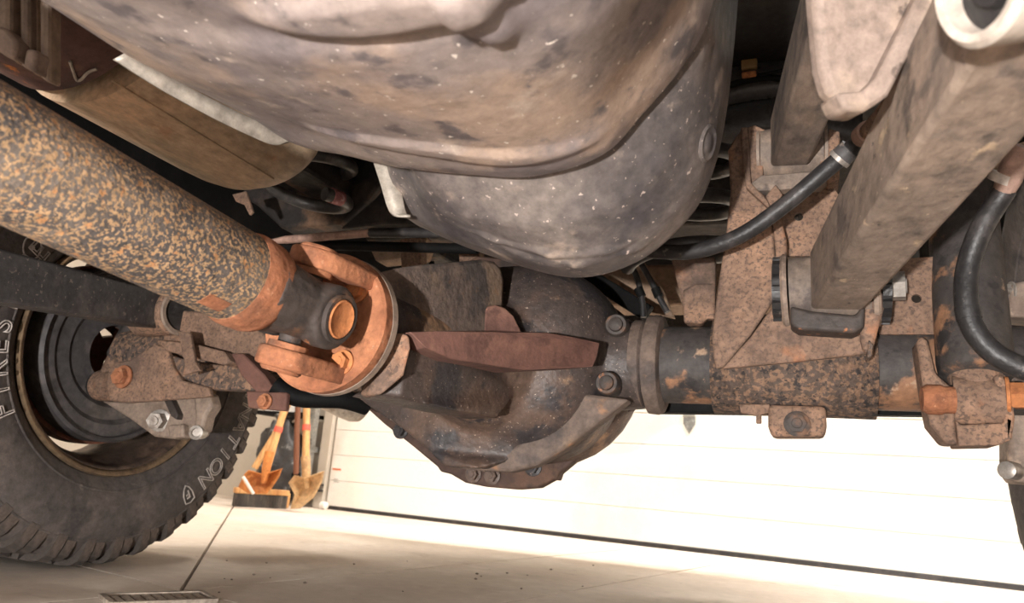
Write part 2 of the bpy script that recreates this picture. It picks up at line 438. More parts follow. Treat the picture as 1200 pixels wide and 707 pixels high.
# hinges between sections
def hinge(u, v, w=.05, h=.07, label='galvanised door hinge on the white door, half hidden by the axle'):
    c = on_door(u, v, -.001)
    t = thing('hinge', label, 'hinge', c)
    pts = [c + dd * (-w / 2) + Vector((0, 0, h * .35)), c + dd * (w / 2) + Vector((0, 0, h * .35)), c + dd * (w / 2) + Vector((0, 0, -h * .15)), c + Vector((0, 0, -h * .75)), c + dd * (-w / 2) + Vector((0, 0, -h * .15))]
    bm = NB(); prism(bm, pts, dn * -.004); obj('leaf', bm, m_track, t, smooth=0, bevel=.001)
    bm = NB(); lathe(bm, [(-w / 2, .007), (w / 2, .007)], c + Vector((0, 0, h * .35)) - dn * .006, dd, 14); obj('knuckle', bm, m_track, t)
    for s in (-.25, .25):
        bm = NB(); bolt(bm, c + dd * (w * s) - dn * .004, -dn, .005, .003); obj('screw', bm, m_track, t)
hinge(808, 494)
# door jamb and vertical track at the left end of the door
bm = NB(); prism(bm, [dp(-.10, -.02, 0), dp(-.035, -.02, 0), dp(-.035, -.02, 2.4), dp(-.10, -.02, 2.4)], dn * .12)
struct(obj('trim_1', bm, m_wall, smooth=0, bevel=.004))
t = thing('door_track', 'galvanised vertical track beside the left edge of the white door', 'door track', dp(-.14, -.06, 0))
bm = NB(); prism(bm, [dp(-.17, -.075, .02), dp(-.12, -.075, .02), dp(-.12, -.075, 2.3), dp(-.17, -.075, 2.3)], dn * .004); obj('web', bm, m_track, t, smooth=0)
bm = NB(); prism(bm, [dp(-.12, -.075, .02), dp(-.116, -.075, .02), dp(-.116, -.075, 2.3), dp(-.12, -.075, 2.3)], dn * .035); obj('flange', bm, m_track, t, smooth=0)
bm = NB(); prism(bm, [dp(-.174, -.075, .02), dp(-.17, -.075, .02), dp(-.17, -.075, 2.3), dp(-.174, -.075, 2.3)], dn * .035); obj('flange', bm, m_track, t, smooth=0)
for z in (.3, .9):
    bm = NB(); box(bm, dp(-.145, -.03, z), (.06, .09, .03)); obj('wall_bracket', bm, m_track, t, smooth=0)
for z in (.09, .12):
    bm = NB(); box(bm, dp(-.08, -.035, z), (.09, .03, .012)); obj('roller_clip', bm, m_rubber, t, smooth=0)
bm = NB(); lathe(bm, [(-.02, .012), (-.015, .02), (.015, .02), (.02, .012)], dp(.02, -.06, .02), dd, 18)
tag(obj('white_door_stop', bm, m_box), 'small round white stop on the floor at the door corner', 'door stop')

# ------------------------------------------------------------------ yard tools leaning in the corner
def band_on(t, p, q, f0, f1, r):
    a = p + (q - p) * f0; b = p + (q - p) * f1
    bm = NB(); sweep(bm, [a, b], r, 14); return obj('band', bm, m_redband, t)
def Pz(u, v, d): return P(u, v, d=d)
def shovel2(label, outline, dish, d, handle, r, mblade, sock):
    ctr = sum((P(u, v, d=d) for u, v in outline), Vector()) / len(outline)
    t = thing('shovel', label, 'shovel', (ctr.x, ctr.y, 0))
    bm = NB(); rings = []
    front = [P(u, v, d=d) for u, v in outline]
    for f, push in ((1, 0), (.75, dish * .55), (.45, dish * .85), (.15, dish)):
        rings.append([bm.verts.new(ctr + (p - ctr) * f + _f * push) for p in front])
    n = len(front)
    for i in range(3):
        for k in range(n): bm.faces.new((rings[i][k], rings[i][(k + 1) % n], rings[i + 1][(k + 1) % n], rings[i + 1][k]))
    bm.faces.new(rings[3])
    o = obj('blade', bm, mblade, t, smooth=1.0)
    md = o.modifiers.new('thick', 'SOLIDIFY'); md.thickness = .004
    hp = [P(*h[:2], d=h[2]) for h in handle]
    bm = NB(); sweep(bm, hp, r, 12); obj('handle', bm, m_wood, t)
    bm = NB(); sweep(bm, [P(*s[:2], d=s[2]) for s in sock], [.012, .02, .022], 12); obj('socket', bm, mblade, t)
    return t, hp
t, hp = shovel2('shovel with a rusty orange blade leaning behind the broom, red band on its handle',
    [(279, 571), (286, 556), (291, 551), (308, 556), (318, 553), (331, 549), (327, 560), (318, 573), (312, 579), (290, 578)], .05, 3.42,
    [(311, 556, 3.44), (328, 497, 3.52), (352, 415, 3.66)], .017, m_orange, [(309, 566, 3.43), (312, 548, 3.43), (316, 530, 3.46)])
band_on(t, P(328, 497, d=3.52), P(311, 556, d=3.44), .06, .17, .0195)
t, hp = shovel2('shovel with a tan worn blade leaning by the door track, red band on its handle',
    [(340, 597), (345, 580), (338, 566), (345, 557), (358, 560), (365, 557), (380, 552), (378, 564), (368, 583), (352, 596)], .06, 3.46,
    [(358, 560, 3.50), (359, 497, 3.60), (361, 410, 3.74)], .017, m_tanblade, [(360, 572, 3.49), (359, 555, 3.50), (358, 535, 3.52)])
band_on(t, P(359, 497, d=3.6), P(358, 560, d=3.5), .02, .13, .0195)
bm = NB(); sweep(bm, [P(298, 549, d=3.62), P(322, 510, d=3.68), P(352, 440, d=3.8)], .016, 12)
tag(obj('rake_handle', bm, m_wood), 'plain pale wooden handle leaning behind the orange shovel', 'tool handle')
bm = NB(); sweep(bm, [P(347, 556, d=3.72), P(348, 505, d=3.76), P(351, 430, d=3.86)], .014, 12)
t = thing('garden_fork', 'dark garden fork with a reddish handle between the two shovels', 'garden fork', P(347, 560, d=3.72))
obj('handle', bm, M('dark_reddish_wood', (120, 76, 54), rough=.6, bump=.1), t)
for k in (-1, 0, 1):
    bm = NB(); sweep(bm, [P(347 + 4 * k, 556, d=3.72), P(346 + 5 * k, 586, d=3.66)], .006, 8); obj('tine', bm, m_black, t)
bm = NB(); sweep(bm, [P(342, 556, d=3.72), P(352, 556, d=3.72)], .008, 8); obj('crossbar', bm, m_black, t)
# push broom head lying along the wall
b0 = P(274, 594, Z=0); b1 = P(336, 597, Z=0)
bd = (b1 - b0); bd.z = 0; bl = bd.length; bd.normalize(); bn = Vector((-bd.y, bd.x, 0))
Rb = Matrix((bd, bn, Vector((0, 0, 1)))).transposed()
bc = (b0 + b1) / 2
t = thing('push_broom', 'push broom head with black bristles and wooden block standing on the floor', 'broom', (bc.x, bc.y, 0))
bm = NB(); box(bm, bc + bn * .03 + Vector((0, 0, .032)), (bl, .05, .062), Rb); obj('bristles', bm, m_bristle, t, smooth=0)
bm = NB(); box(bm, bc + bn * .032 + Vector((0, 0, .075)), (bl * 1.03, .062, .026), Rb); obj('block', bm, m_wood, t, smooth=0, bevel=.004)
bm = NB(); box(bm, b1 + bn * .03 + Vector((0, 0, .04)) + bd * .004, (.012, .055, .07), Rb); obj('end_cap', bm, m_wood, t, smooth=0, bevel=.003)
bm = NB(); sweep(bm, [P(297, 579, d=3.4), P(285, 559, d=3.38)], .007, 10); obj('brace', bm, m_box, t)
# dark sack and white carton in the corner
sc = dp(-.31, -.10, 0)
t = thing('plastic_sack', 'crumpled dark plastic sack standing in the corner behind the shovels', 'sack', (sc.x, sc.y, 0))
bm = NB(); bmesh.ops.create_icosphere(bm, subdivisions=4, radius=1)
for v in bm.verts:
    n = v.co.copy(); k = 1 + .08 * math.sin(9 * n.x + 5 * n.z) + .06 * math.sin(13 * n.z - 7 * n.y) + .05 * math.sin(17 * n.x * n.z + 3)
    z = max(-1, min(1, n.z * 1.25))
    v.co = Vector((sc.x + n.x * .13 * k, sc.y + n.y * .085 * k, .21 + z * .21 * (1 if z < 0 else k)))
obj('body', bm, m_sack, t, smooth=1.2)
bm = NB(); lathe(bm, [(0, .05), (.03, .03), (.07, .06), (.08, .055)], (sc.x, sc.y, .40), (0, 0, 1), 16); obj('tied_neck', bm, m_sack, t)
c = dp(-.37, -.06, .54)
t = thing('white_carton', 'white carton on the shelf edge above the dark sack', 'carton', (c.x, c.y, c.z - .05))
bm = NB(); box(bm, c, (.16, .12, .10)); obj('body', bm, m_box, t, smooth=0, bevel=.003)
bm = NB(); box(bm, c + Vector((0, 0, .052)), (.162, .06, .004)); obj('lid_flap', bm, m_box, t, smooth=0)
bm = NB(); box(bm, c + Vector((.04, .0, -.06)), (.34, .2, .02)); tag(obj('wall_shelf', bm, m_black, smooth=0, bevel=.003), 'short black shelf under the white carton in the corner', 'shelf')

# ------------------------------------------------------------------ truck: bed floor, frame rails
bm = NB(); box(bm, (-.5, .6, 1.06), (1.5, 3.6, .05))
body = thing('truck_bed', 'dark ribbed underside of the truck bed above the axle', 'truck bed', (-.5, .6, 1.0))
obj('bed_floor', bm, m_bed, body, smooth=0)
for k in range(6):
    bm = NB(); box(bm, (-.5, .3 + k * .36, 1.01), (1.5, .09, .05)); obj('cross_sill', bm, m_bed, body, smooth=0, bevel=.006)
bm = NB(); box(bm, (-1.47, .6, .96), (.03, 3.6, .22)); obj('bed_side', bm, m_bed, body, smooth=0)
bm = NB(); box(bm, (-1.185, .9, .84), (.012, 2.2, .34)); obj('inner_fender', bm, m_black, body, smooth=0)
bm = NB(); box(bm, (.282, 1.15, .86), (.012, 1.7, .34)); obj('inner_fender', bm, m_black, body, smooth=0)
bm = NB(); box(bm, (.62, .6, .96), (.03, 3.6, .22)); obj('bed_side', bm, m_bed, body, smooth=0)
bm = NB(); box(bm, (-.45, 2.40, .83), (2.1, .03, .46)); obj('tail_panel', bm, m_bed, body, smooth=0)

ch = thing('chassis_frame', 'dark stained frame rail and crossmember above the coil springs', 'truck frame', (-.5, 1, .8))
bm = NB(); beam(bm, (-.93, -1.2, .78), (-.93, 2.35, .88), .09, .15); obj('rail', bm, m_rail, ch, smooth=0, bevel=.01)
bm = NB(); beam(bm, (-.05, 1.5, .93), (-.05, 2.35, .93), .08, .13); obj('rail', bm, m_rail, ch, smooth=0, bevel=.01)
bm = NB(); beam(bm, (-.95, 1.45, .80), (-.0, 1.45, .80), .1, .12); obj('crossmember', bm, m_rail, ch, smooth=0, bevel=.01)
bm = NB(); beam(bm, (-.90, 1.75, .70), (-.02, 1.75, .70), .12, .10); obj('crossmember', bm, m_tan, ch, smooth=0, bevel=.01)
# spring tower behind the left coil
plate('spring_tower', [(240, 205), (300, 165), (470, 160), (452, 205), (430, 235), (400, 262), (330, 268), (300, 240)], 1.24, .05, m_rail, ch, bevel=.006)
plate('tower_gusset', [(398, 268), (440, 232), (470, 195), (520, 205), (520, 262), (450, 262)], 1.22, .03, m_rail, ch, bevel=.004)
plate('tower_foot', [(430, 285), (500, 277), (492, 300), (440, 306)], 1.30, .05, m_tan, ch, bevel=.004)
plate('tower_foot', [(468, 280), (492, 278), (493, 312), (470, 314)], 1.27, .03, m_bracket, ch, bevel=.003)
plate('tower_foot', [(536, 278), (560, 276), (562, 310), (538, 312)], 1.27, .03, m_bracket, ch, bevel=.003)
plate('brace_strip', [(272, 228), (288, 224), (296, 248), (292, 252), (286, 240), (276, 236)], 1.05, .006, m_bracket, ch, bevel=.001)
# tan panel seen through the gap right of the tank
plate('gap_panel', [(690, 330), (720, 316), (750, 300), (776, 338), (790, 372), (745, 362)], 1.42, .02, m_tan, ch, bevel=.002)

# ------------------------------------------------------------------ fuel tank
tk = thing('fuel_tank', 'large dusty grey fuel tank with rounded underside filling the top of the view', 'fuel tank', (-.3, .3, .44))
NS = 150
front = [(-.575, .90), (-.578, .74), (-.575, .635), (-.545, .562), (-.46, .512), (-.34, .482), (-.22, .468), (-.14, .482), (-.095, .515), (-.068, .57), (-.058, .65), (-.055, .78), (-.055, .90)]
lip = [(-.57, .90), (-.565, .72), (-.545, .61), (-.486, .541), (-.41, .516), (-.352, .499), (-.28, .486), (-.216, .479), (-.156, .493), (-.122, .528), (-.088, .571), (-.068, .615), (-.058, .70), (-.055, .90)]
groove = [(max(x, -.36), z + .022 + (0 if x > -.36 else .05)) for x, z in lip]
rear = [(-.47, .90), (-.46, .70), (-.45, .58), (-.43, .517), (-.394, .494), (-.328, .466), (-.228, .436), (-.158, .450), (-.108, .492), (-.084, .537), (-.069, .61), (-.059, .727), (-.057, .80), (-.057, .90)]
mid = [(a[0] * .35 + b[0] * .65, a[1] * .35 + b[1] * .65 - .002) for a, b in zip(groove, rear)]
def shrink(sec, f, dz):
    cx, cz = -.26, .72
    return [(cx + (x - cx) * f, cz + (z - cz) * f + dz) for x, z in sec]
keysA = [(-.35, front), (-.1, front), (.1, front), (.25, front), (.38, [(x, z + .001) for x, z in front[:-1]] + [front[-1]]), (.50, lip), (.545, lip), (.562, [(x, z + .004) for x, z in lip])]
def dense(keys, ny):
    Ys = np.array([k[0] for k in keys]); S = np.array([resample(k[1], NS) for k in keys])
    yy = np.linspace(Ys[0], Ys[-1], ny)
    out = np.zeros((ny, NS, 3))
    for j in range(NS):
        out[:, j, 0] = np.interp(yy, Ys, S[:, j, 0]); out[:, j, 2] = np.interp(yy, Ys, S[:, j, 1])
    out[:, :, 1] = yy[:, None]
    # soften kinks along Y
    for _ in range(5):
        out[1:-1, :, 0] = (out[:-2, :, 0] + 2 * out[1:-1, :, 0] + out[2:, :, 0]) / 4
        out[1:-1, :, 2] = (out[:-2, :, 2] + 2 * out[1:-1, :, 2] + out[2:, :, 2]) / 4
    return out
def emboss(out, marks):
    x = out[..., 0]; y = out[..., 1]
    low = np.clip((.62 - out[..., 2]) / .05, 0, 1)
    d = np.zeros_like(x)
    for cx, cy, rx, ry, ang, h, mode in marks:
        a = math.radians(ang); X = (x - cx) * math.cos(a) + (y - cy) * math.sin(a); Y = -(x - cx) * math.sin(a) + (y - cy) * math.cos(a)
        q = np.sqrt((X / rx) ** 2 + (Y / ry) ** 2)
        if mode == 'pad': d += h / (1 + np.exp((q - 1) * 14))
        elif mode == 'ring': d += h * np.exp(-((q - 1) / .22) ** 2)
        else: d += h * np.exp(-q * q)
    out[..., 2] -= d * low
    return out
A = dense(keysA, 190)
q1 = P(450, 12, Z=.47); q2 = P(560, 22, Z=.47); q3 = P(500, 172, Z=.49)
marks = [(q1.x, q1.y + .00, .085, .018, 6, .007, 'pad'), (q1.x, q1.y + .022, .09, .008, 6, -.003, 'g'), (q2.x, q2.y, .014, .03, -12, .008, 'pad'),
         (q3.x + .02, q3.y, .12, .012, 12, .005, 'pad'), (-.35, .1, .2, .1, 0, .006, 'pad'), (P(250, 40, Z=.48).x, P(250, 40, Z=.48).y, .05, .03, 20, -.004, 'g'), (P(330, 60, Z=.48).x, P(330, 60, Z=.48).y, .06, .02, 10, .004, 'g')]
A = emboss(A, marks)
bm = NB(); loft(bm, [[Vector(p) for p in row] for row in A])
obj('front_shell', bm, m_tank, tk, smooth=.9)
keysB = [(.540, groove), (.575, [(a[0], a[1] - .006) for a in groove]), (.62, mid), (.68, rear), (.72, rear), (.755, shrink(rear, .97, .008)), (.79, shrink(rear, .88, .02)), (.81, shrink(rear, .7, .04))]
B_ = dense(keysB, 120)
marksB = []
for k in range(6):
    q = P(575 + k * 34, 268 + (6 if k % 2 else 0), Z=.47); marksB.append((q.x, q.y, .012, .005, 30, .0022, 'pad'))
q = P(640, 285, Z=.455); marksB.append((q.x, q.y, .10, .004, 8, .0015, 'pad'))
B_ = emboss(B_, marksB)
bm = NB(); loft(bm, [[Vector(p) for p in row] for row in B_])
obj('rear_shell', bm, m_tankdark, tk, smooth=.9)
# round boss on the right flank of the rear shell
from mathutils.bvhtree import BVHTree
ny_, nx_ = B_.shape[:2]
_v = [Vector(p) for p in B_.reshape(-1, 3)]
_q = [(i * nx_ + k, i * nx_ + k + 1, (i + 1) * nx_ + k + 1, (i + 1) * nx_ + k) for i in range(ny_ - 1) for k in range(nx_ - 1)]
bvh = BVHTree.FromPolygons(_v, _q)
bc_, bn_, _, _ = bvh.ray_cast(CAM, ray(829, 168).normalized())
if bn_.dot(ray(829, 168)) > 0: bn_ = -bn_
bm = NB(); lathe(bm, [(-.012, .019), (.000, .0185), (.0022, .016), (.001, .013), (.001, .009), (.0026, .007), (.0026, .001)], bc_, bn_, 32)
obj('drain_boss', bm, m_tankdark, tk)
# pale hook shaped strap end hanging left of the rear shell
hk = catmull([P(436, 186, Y=.64), P(447, 220, Y=.645), P(455, 246, Y=.65), P(463, 254, Y=.65), P(474, 254, Y=.65)], 5)
bm = NB()
wv = (P(466, 196, Y=.65) - P(440, 193, Y=.64))
ws = np.interp(np.linspace(0, 1, len(hk)), [0, .55, .8, 1], [1, .75, .5, .25])
aa = [bm.verts.new(p) for p in hk]; bb = [bm.verts.new(p + wv * float(w)) for p, w in zip(hk, ws)]
for k in range(len(hk) - 1): bm.faces.new((aa[k], aa[k + 1], bb[k + 1], bb[k]))
o = obj('strap_end', bm, m_shield, tk); md = o.modifiers.new('t', 'SOLIDIFY'); md.thickness = .003
# pale heat shield lip along the left flank
lp = [P(132, 70, d=.60), P(184, 103, d=.63), P(244, 136, d=.67), P(290, 158, d=.71), P(320, 170, d=.735), P(340, 167, d=.745)]
up_ = [P(150, 60, d=.61), P(205, 94, d=.64), P(262, 124, d=.68), P(310, 145, d=.72), P(335, 156, d=.745), P(350, 160, d=.755)]
bm = NB(); a = catmull(lp, 6); b = catmull(up_, 6)
aa = [bm.verts.new(p) for p in a]; bb = [bm.verts.new(p + Vector((0, 0, 0))) for p in b]
for k in range(len(a) - 1): bm.faces.new((aa[k], aa[k + 1], bb[k + 1], bb[k]))
o = obj('heat_shield', bm, m_shield, tk); md = o.modifiers.new('t', 'SOLIDIFY'); md.thickness = .004

# ------------------------------------------------------------------ muffler and exhaust shield
mf0 = P(250, 128, d=1.0); mfx = mf0.x; mfz = mf0.z
mf = thing('muffler', 'tan oval muffler with a burnt purple patch beside the fuel tank', 'muffler', (mfx, .7, mfz - .08))
bm = NB(); sec = []
yend = P(318, 178, X=mfx).y
prof = [(-.2, 1), (.45, 1), (yend - .10, 1), (yend - .06, .985), (yend - .03, .93), (yend - .012, .82), (yend, .6), (yend + .004, .3)]
cut = P(122, 92, X=mfx + .06).y
def mring(y, f): return [Vector((mfx + math.cos(2 * math.pi * k / 56) * .12 * f, y, mfz + math.sin(2 * math.pi * k / 56) * .085 * f)) for k in range(56)]
ys = []
for (y0, f0), (y1, f1) in zip(prof[:-1], prof[1:]):
    n = max(1, int((y1 - y0) / .03))
    for k in range(n): ys.append((y0 + (y1 - y0) * k / n, f0 + (f1 - f0) * k / n))
ys.append(prof[-1])
loft(bm, [mring(y, f) for y, f in ys if y >= cut])
obj('shell', bm, m_muffler, mf, smooth=.8)
bm = NB(); loft(bm, [mring(y, f * 1.001) for y, f in ys if y <= cut] + [mring(cut, 1.001)]); obj('burnt_shell', bm, m_mufflerend, mf, smooth=.8)
# rolled seam running along the underside
bm = NB(); an = math.radians(-62); sweep(bm, [Vector((mfx + math.cos(an) * .12, y, mfz + math.sin(an) * .085)) for y in np.linspace(cut + .01, yend - .05, 20)], .0014, 8); obj('seam', bm, m_muffler, mf)
# silvery scratch bead on the burnt patch
bm = NB()
def onmuf(u, v):
    r = ray(u, v); best = None
    for d in np.linspace(.5, 1.1, 1200):
        p = CAM + r * float(d)
        if ((p.x - mfx) / .1215) ** 2 + ((p.z - mfz) / .0865) ** 2 <= 1: return p
    return CAM + r * .8
sweep(bm, catmull([onmuf(*q) for q in ((82, 72), (86, 84), (90, 94), (95, 93), (103, 85), (113, 81))], 5), .0016, 8)
obj('weld_bead', bm, m_shield, mf)
t = thing('exhaust_heat_shield', 'ribbed tan heat shield at the upper left above the driveshaft', 'heat shield', P(28, 60, d=.8))
xs = [(-30, 12), (12, 22), (22, 33), (33, 45), (45, 57)]
for k, (a, b) in enumerate(xs):
    dq = .62 + (.010 if k % 2 else 0)
    y0, y1 = -20, 62 + .62 * a
    bm = NB(); prism(bm, [P(a, y0, d=dq), P(b, y0, d=dq), P(b, y1 + (b - a) * .62, d=dq), P(a, y1, d=dq)], _f * .02)
    obj('rib', bm, m_tan if k % 2 else m_caliper, t, smooth=0, bevel=.004)
bm = NB(); prism(bm, [P(-10, 28, d=.605), P(6, 32, d=.605), P(20, 48, d=.605), P(16, 70, d=.605), P(-10, 56, d=.605)], _f * .02); obj('tab', bm, m_hanger, t, bevel=.003)
bm = NB(); prism(bm, [P(30, 56, d=.605), P(43, 58, d=.605), P(40, 86, d=.605), P(26, 76, d=.605)], _f * .02); obj('tab', bm, m_hanger, t, bevel=.003)

# ------------------------------------------------------------------ rear axle
AX = Vector((-.43, 1.12, .412)); TR = .0575
ax = thing('rear_axle', 'rusty solid rear axle with differential housing, tubes and welded brackets', 'axle', (-.43, 1.12, .25))
# cast carrier: fused from several volumes
bm = NB()
# boxy ellipsoid for the ring gear case
nu, nv = 56, 36
def se(t, e): return math.copysign(abs(t) ** e, t)
grid = []
for i in range(nv + 1):
    ph = -math.pi / 2 + math.pi * i / nv
    row = []
    for k in range(nu):
        th = 2 * math.pi * k / nu
        x = se(math.cos(ph), .8) * se(math.cos(th), .75); y = se(math.cos(ph), .8) * se(math.sin(th), .75); z = se(math.sin(ph), .8)
        rx = .165 * (1 - .10 * max(0, -z))
        row.append(bm.verts.new((-.425 + rx * x, 1.13 + .150 * y, .410 + .158 * z)))
    grid.append(row)
for i in range(nv):
    for k in range(nu):
        bm.faces.new((grid[i][k], grid[i][(k + 1) % nu], grid[i + 1][(k + 1) % nu], grid[i + 1][k]))
lathe(bm, [(0, .055), (.015, .060), (.04, .054), (.20, .056), (.28, .09), (.34, .12)], (-.483, .700, .380), (.10, 1, .05), 40)
lathe(bm, [(0, .13), (.07, .10), (.13, .074), (.22, .066)], (-.44, 1.12, .41), (1, 0, 0), 40)
lathe(bm, [(0, .13), (.08, .10), (.16, .070), (.22, .062)], (-.42, 1.12, .41), (-1, 0, 0), 40)
def castweb(pts, curve, inward):
    us = sorted(curve)
    prism(bm, [P(u, v, Y=float(np.interp(u, us, [curve[k] for k in us]))) for u, v in pts], inward)
castweb([(440, 462), (462, 448), (474, 438), (481, 408), (500, 406), (530, 418), (562, 424), (600, 428), (606, 460), (582, 491), (548, 484), (520, 478), (470, 466)],
        {440: .712, 481: .722, 530: .80, 610: .99}, (-.06, .04, 0))
castweb([(414, 463), (432, 454), (470, 466), (520, 478), (576, 489), (625, 498), (605, 537), (560, 549), (520, 547), (500, 527), (470, 502), (438, 481)],
        {414: 1.05, 470: 1.02, 560: 1.0, 630: 1.06}, (0, .09, 0))
o = obj('carrier_housing', bm, m_diff, ax, smooth=0)
md = o.modifiers.new('r', 'REMESH'); md.mode = 'VOXEL'; md.voxel_size = .0040; md.use_smooth_shade = True
md = o.modifiers.new('s', 'SMOOTH'); md.iterations = 5; md.factor = .5
# browner flank of the nose above the long rib
def strip(name, pts, curve, mat, inward, bevel):
    us = sorted(curve)
    bm = NB(); prism(bm, [P(u, v, Y=float(np.interp(u, us, [curve[k] for k in us]))) for u, v in pts], inward)
    return obj(name, bm, mat, ax, bevel=bevel, seg=3)
strip('nose_flank', [(434, 322), (450, 317), (470, 313), (495, 309), (520, 307), (545, 305), (566, 303), (580, 306), (588, 314), (591, 328), (590, 355), (588, 392), (560, 394), (540, 394), (510, 394), (484, 394), (466, 388), (456, 372), (446, 345)],
      {434: .700, 470: .735, 520: .81, 566: .905, 592: .955}, m_diffnose, (-.07, .07, 0), .006)
strip('long_rib', [(480, 389), (510, 388.5), (545, 388), (590, 389), (640, 390), (672, 395), (703, 402), (700, 418), (695, 430), (652, 432), (612, 434), (585, 430), (560, 426), (528, 421), (500, 408)],
      {480: .702, 500: .712, 545: .782, 590: .855, 640: .935, 703: .975}, m_shelf, (-.06, .035, 0), .0015)
strip('rib_boss', [(567, 391), (569, 364), (572, 359), (580, 357), (592, 361), (602, 370), (612, 391)], {560: .90, 612: .945}, m_shelf, (-.05, .05, 0), .002)
strip('nose_collar', [(452, 388), (480, 391), (482, 408), (474, 440), (446, 464), (430, 462), (446, 430)], {400: .692, 500: .70}, m_bracket, (-.03, .03, 0), .005)
plate('cast_web', [(655, 459), (690, 462), (737, 468), (700, 496), (660, 527), (628, 546), (598, 553), (560, 552), (522, 547), (555, 543), (585, 533), (610, 518), (632, 497), (645, 478)], 1.035, .035, m_diffnose, ax, bevel=.005)
bm = NB(); sweep(bm, catmull([P(430, 452, Y=.73), P(470, 466, Y=.80), P(520, 478, Y=.88), P(576, 489, Y=.96)], 6), [.008, .011, .010, .003], 10); obj('cast_ridge', bm, m_diffnose, ax)
# cover flange behind the carrier with its bolts
fl = px([(404, 452), (420, 470), (450, 497), (482, 522), (512, 547), (516, 553), (528, 556), (545, 566), (570, 571), (605, 574), (630, 572), (648, 562), (652, 564), (655, 555), (690, 526), (722, 497), (745, 474), (745, 400), (735, 372), (700, 345), (660, 320), (610, 305), (560, 300), (480, 340), (430, 400)], 1.19)
bm = NB(); prism(bm, fl, (0, .03, 0)); cf = obj('cover_flange', bm, M('cover_flange_brown', (72, 54, 46), [((92, 68, 54), 12, .5, .66), ((52, 42, 38), 20, .5, .66)], rough=.75, bump=.3), ax, bevel=.003)
bm = NB(); mt = Matrix.Translation((-.41, 1.21, .40)) @ Matrix.Diagonal((.16, .10, .15, 1)); bmesh.ops.create_uvsphere(bm, u_segments=32, v_segments=16, radius=1, matrix=mt); obj('rear_cover', bm, m_diff, ax)
for u, v in ((555, 556), (577, 558), (625, 548), (665, 520), (470, 505)):
    bm = NB(); bolt(bm, P(u, v, Y=1.188), (0, -1, 0), .011, .010); obj('flange_bolt', bm, m_diff, cf)
# bolt bosses on the right of the carrier
for u, v, Y in ((722, 381, 1.05), (711, 449, 1.03)):
    bm = NB(); lathe(bm, [(-.05, .019), (.0, .017), (.004, .015), (.004, .011), (.010, .010), (.012, .006)], P(u, v, Y=Y), (.1, -1, -.05), 24); obj('cast_boss', bm, m_yoke, ax)
# tube sockets, tubes
X0 = P(737, 430, Y=1.06).x; X1 = P(768, 430, Y=1.06).x
bm = NB(); lathe(bm, [(0, .062), (.004, .068), (.018, .068), (.022, .063), (.024, .063), (.026, .075), (.040, .076), (.046, .073), (.049, .066), (.049, .05)], (X0 - .006, 1.12, AX.z), (1, 0, 0), 48); obj('tube_collar', bm, m_diffnose, ax)
bm = NB(); lathe(bm, [(0, TR), (.30, TR), (.56, TR)], (X1 - .03, 1.12, AX.z), (1, 0, 0), 48); obj('axle_tube', bm, m_tube, ax)
bm = NB(); lathe(bm, [(0, TR), (.3, TR), (.66, TR)], (-.62, 1.12, AX.z), (-1, 0, 0), 48); obj('axle_tube', bm, m_pitted, ax)
bm = NB(); lathe(bm, [(0, .063), (.02, .070), (.04, .070), (.045, .06)], (-.62, 1.12, AX.z), (-1, 0, 0), 48); obj('tube_collar', bm, m_diffnose, ax)
# rusty saddle wrapped around the lower right tube
sx0 = P(832, 450, Y=1.06).x; sx1 = P(1030, 450, Y=1.06).x
bm = NB(); lathe(bm, [(0, .0645), (sx1 - sx0, .0645)], (sx0, 1.12, AX.z), (1, 0, 0), 40, cap=False, a0=math.radians(60), a1=math.radians(345))
o = obj('tube_saddle', bm, m_pitted, ax); md = o.modifiers.new('t', 'SOLIDIFY'); md.thickness = .006; md.offset = 1
# plates of the right arm bracket
plate('perch_plate', [(786, 303), (838, 300), (838, 372), (826, 374), (822, 380), (803, 380), (797, 345)], 1.085, .02, m_bracket, ax, bevel=.004)
plate('perch_plate', [(800, 340), (815, 332), (838, 332), (838, 374), (828, 373), (822, 379), (801, 378)], 1.07, .015, m_bracket, ax, bevel=.003)
def plate_hole(name, pts, Y, t, mat, parent, hole, hr):
    bm = NB(); w = px(pts, Y); c = P(*hole, Y=Y)
    n = 20
    h = [c + Vector((math.cos(2 * math.pi * k / n) * hr, 0, math.sin(2 * math.pi * k / n) * hr)) for k in range(n)]
    vo = [bm.verts.new(p) for p in w]; vi = [bm.verts.new(p) for p in h]
    es = [bm.edges.new((vo[k], vo[(k + 1) % len(vo)])) for k in range(len(vo))] + [bm.edges.new((vi[k], vi[(k + 1) % n])) for k in range(n)]
    bmesh.ops.triangle_fill(bm, use_beauty=True, edges=es, normal=Vector((0, -1, 0)))
    g = bmesh.ops.extrude_face_region(bm, geom=bm.faces[:])
    for v in g['geom']:
        if isinstance(v, bmesh.types.BMVert): v.co.y += t
    return obj(name, bm, mat, parent, smooth=.4)
plate_hole('rear_plate', [(1030, 318), (1062, 303), (1096, 301), (1098, 392), (1030, 392)], 1.07, .006, m_bracket, ax, (1074, 350), .006)
plate_hole('rear_plate', [(878, 212), (890, 212), (905, 240), (912, 300), (960, 300), (988, 236), (968, 208), (930, 205)], 1.02, .006, m_bracket, ax, (936, 254), .006)
fp = plate('front_plate', [(853, 176), (862, 160), (870, 150), (878, 152), (880, 214), (893, 226), (906, 241), (909, 348), (880, 392), (848, 430), (838, 432), (834, 395), (842, 330), (850, 280), (856, 225)], .985, .010, m_bracket, ax, bevel=.003)
plate('bracket_lip', [(904, 238), (913, 246), (922, 283), (920, 350), (908, 352), (909, 300)], .975, .055, m_bracket, ax, bevel=.003)
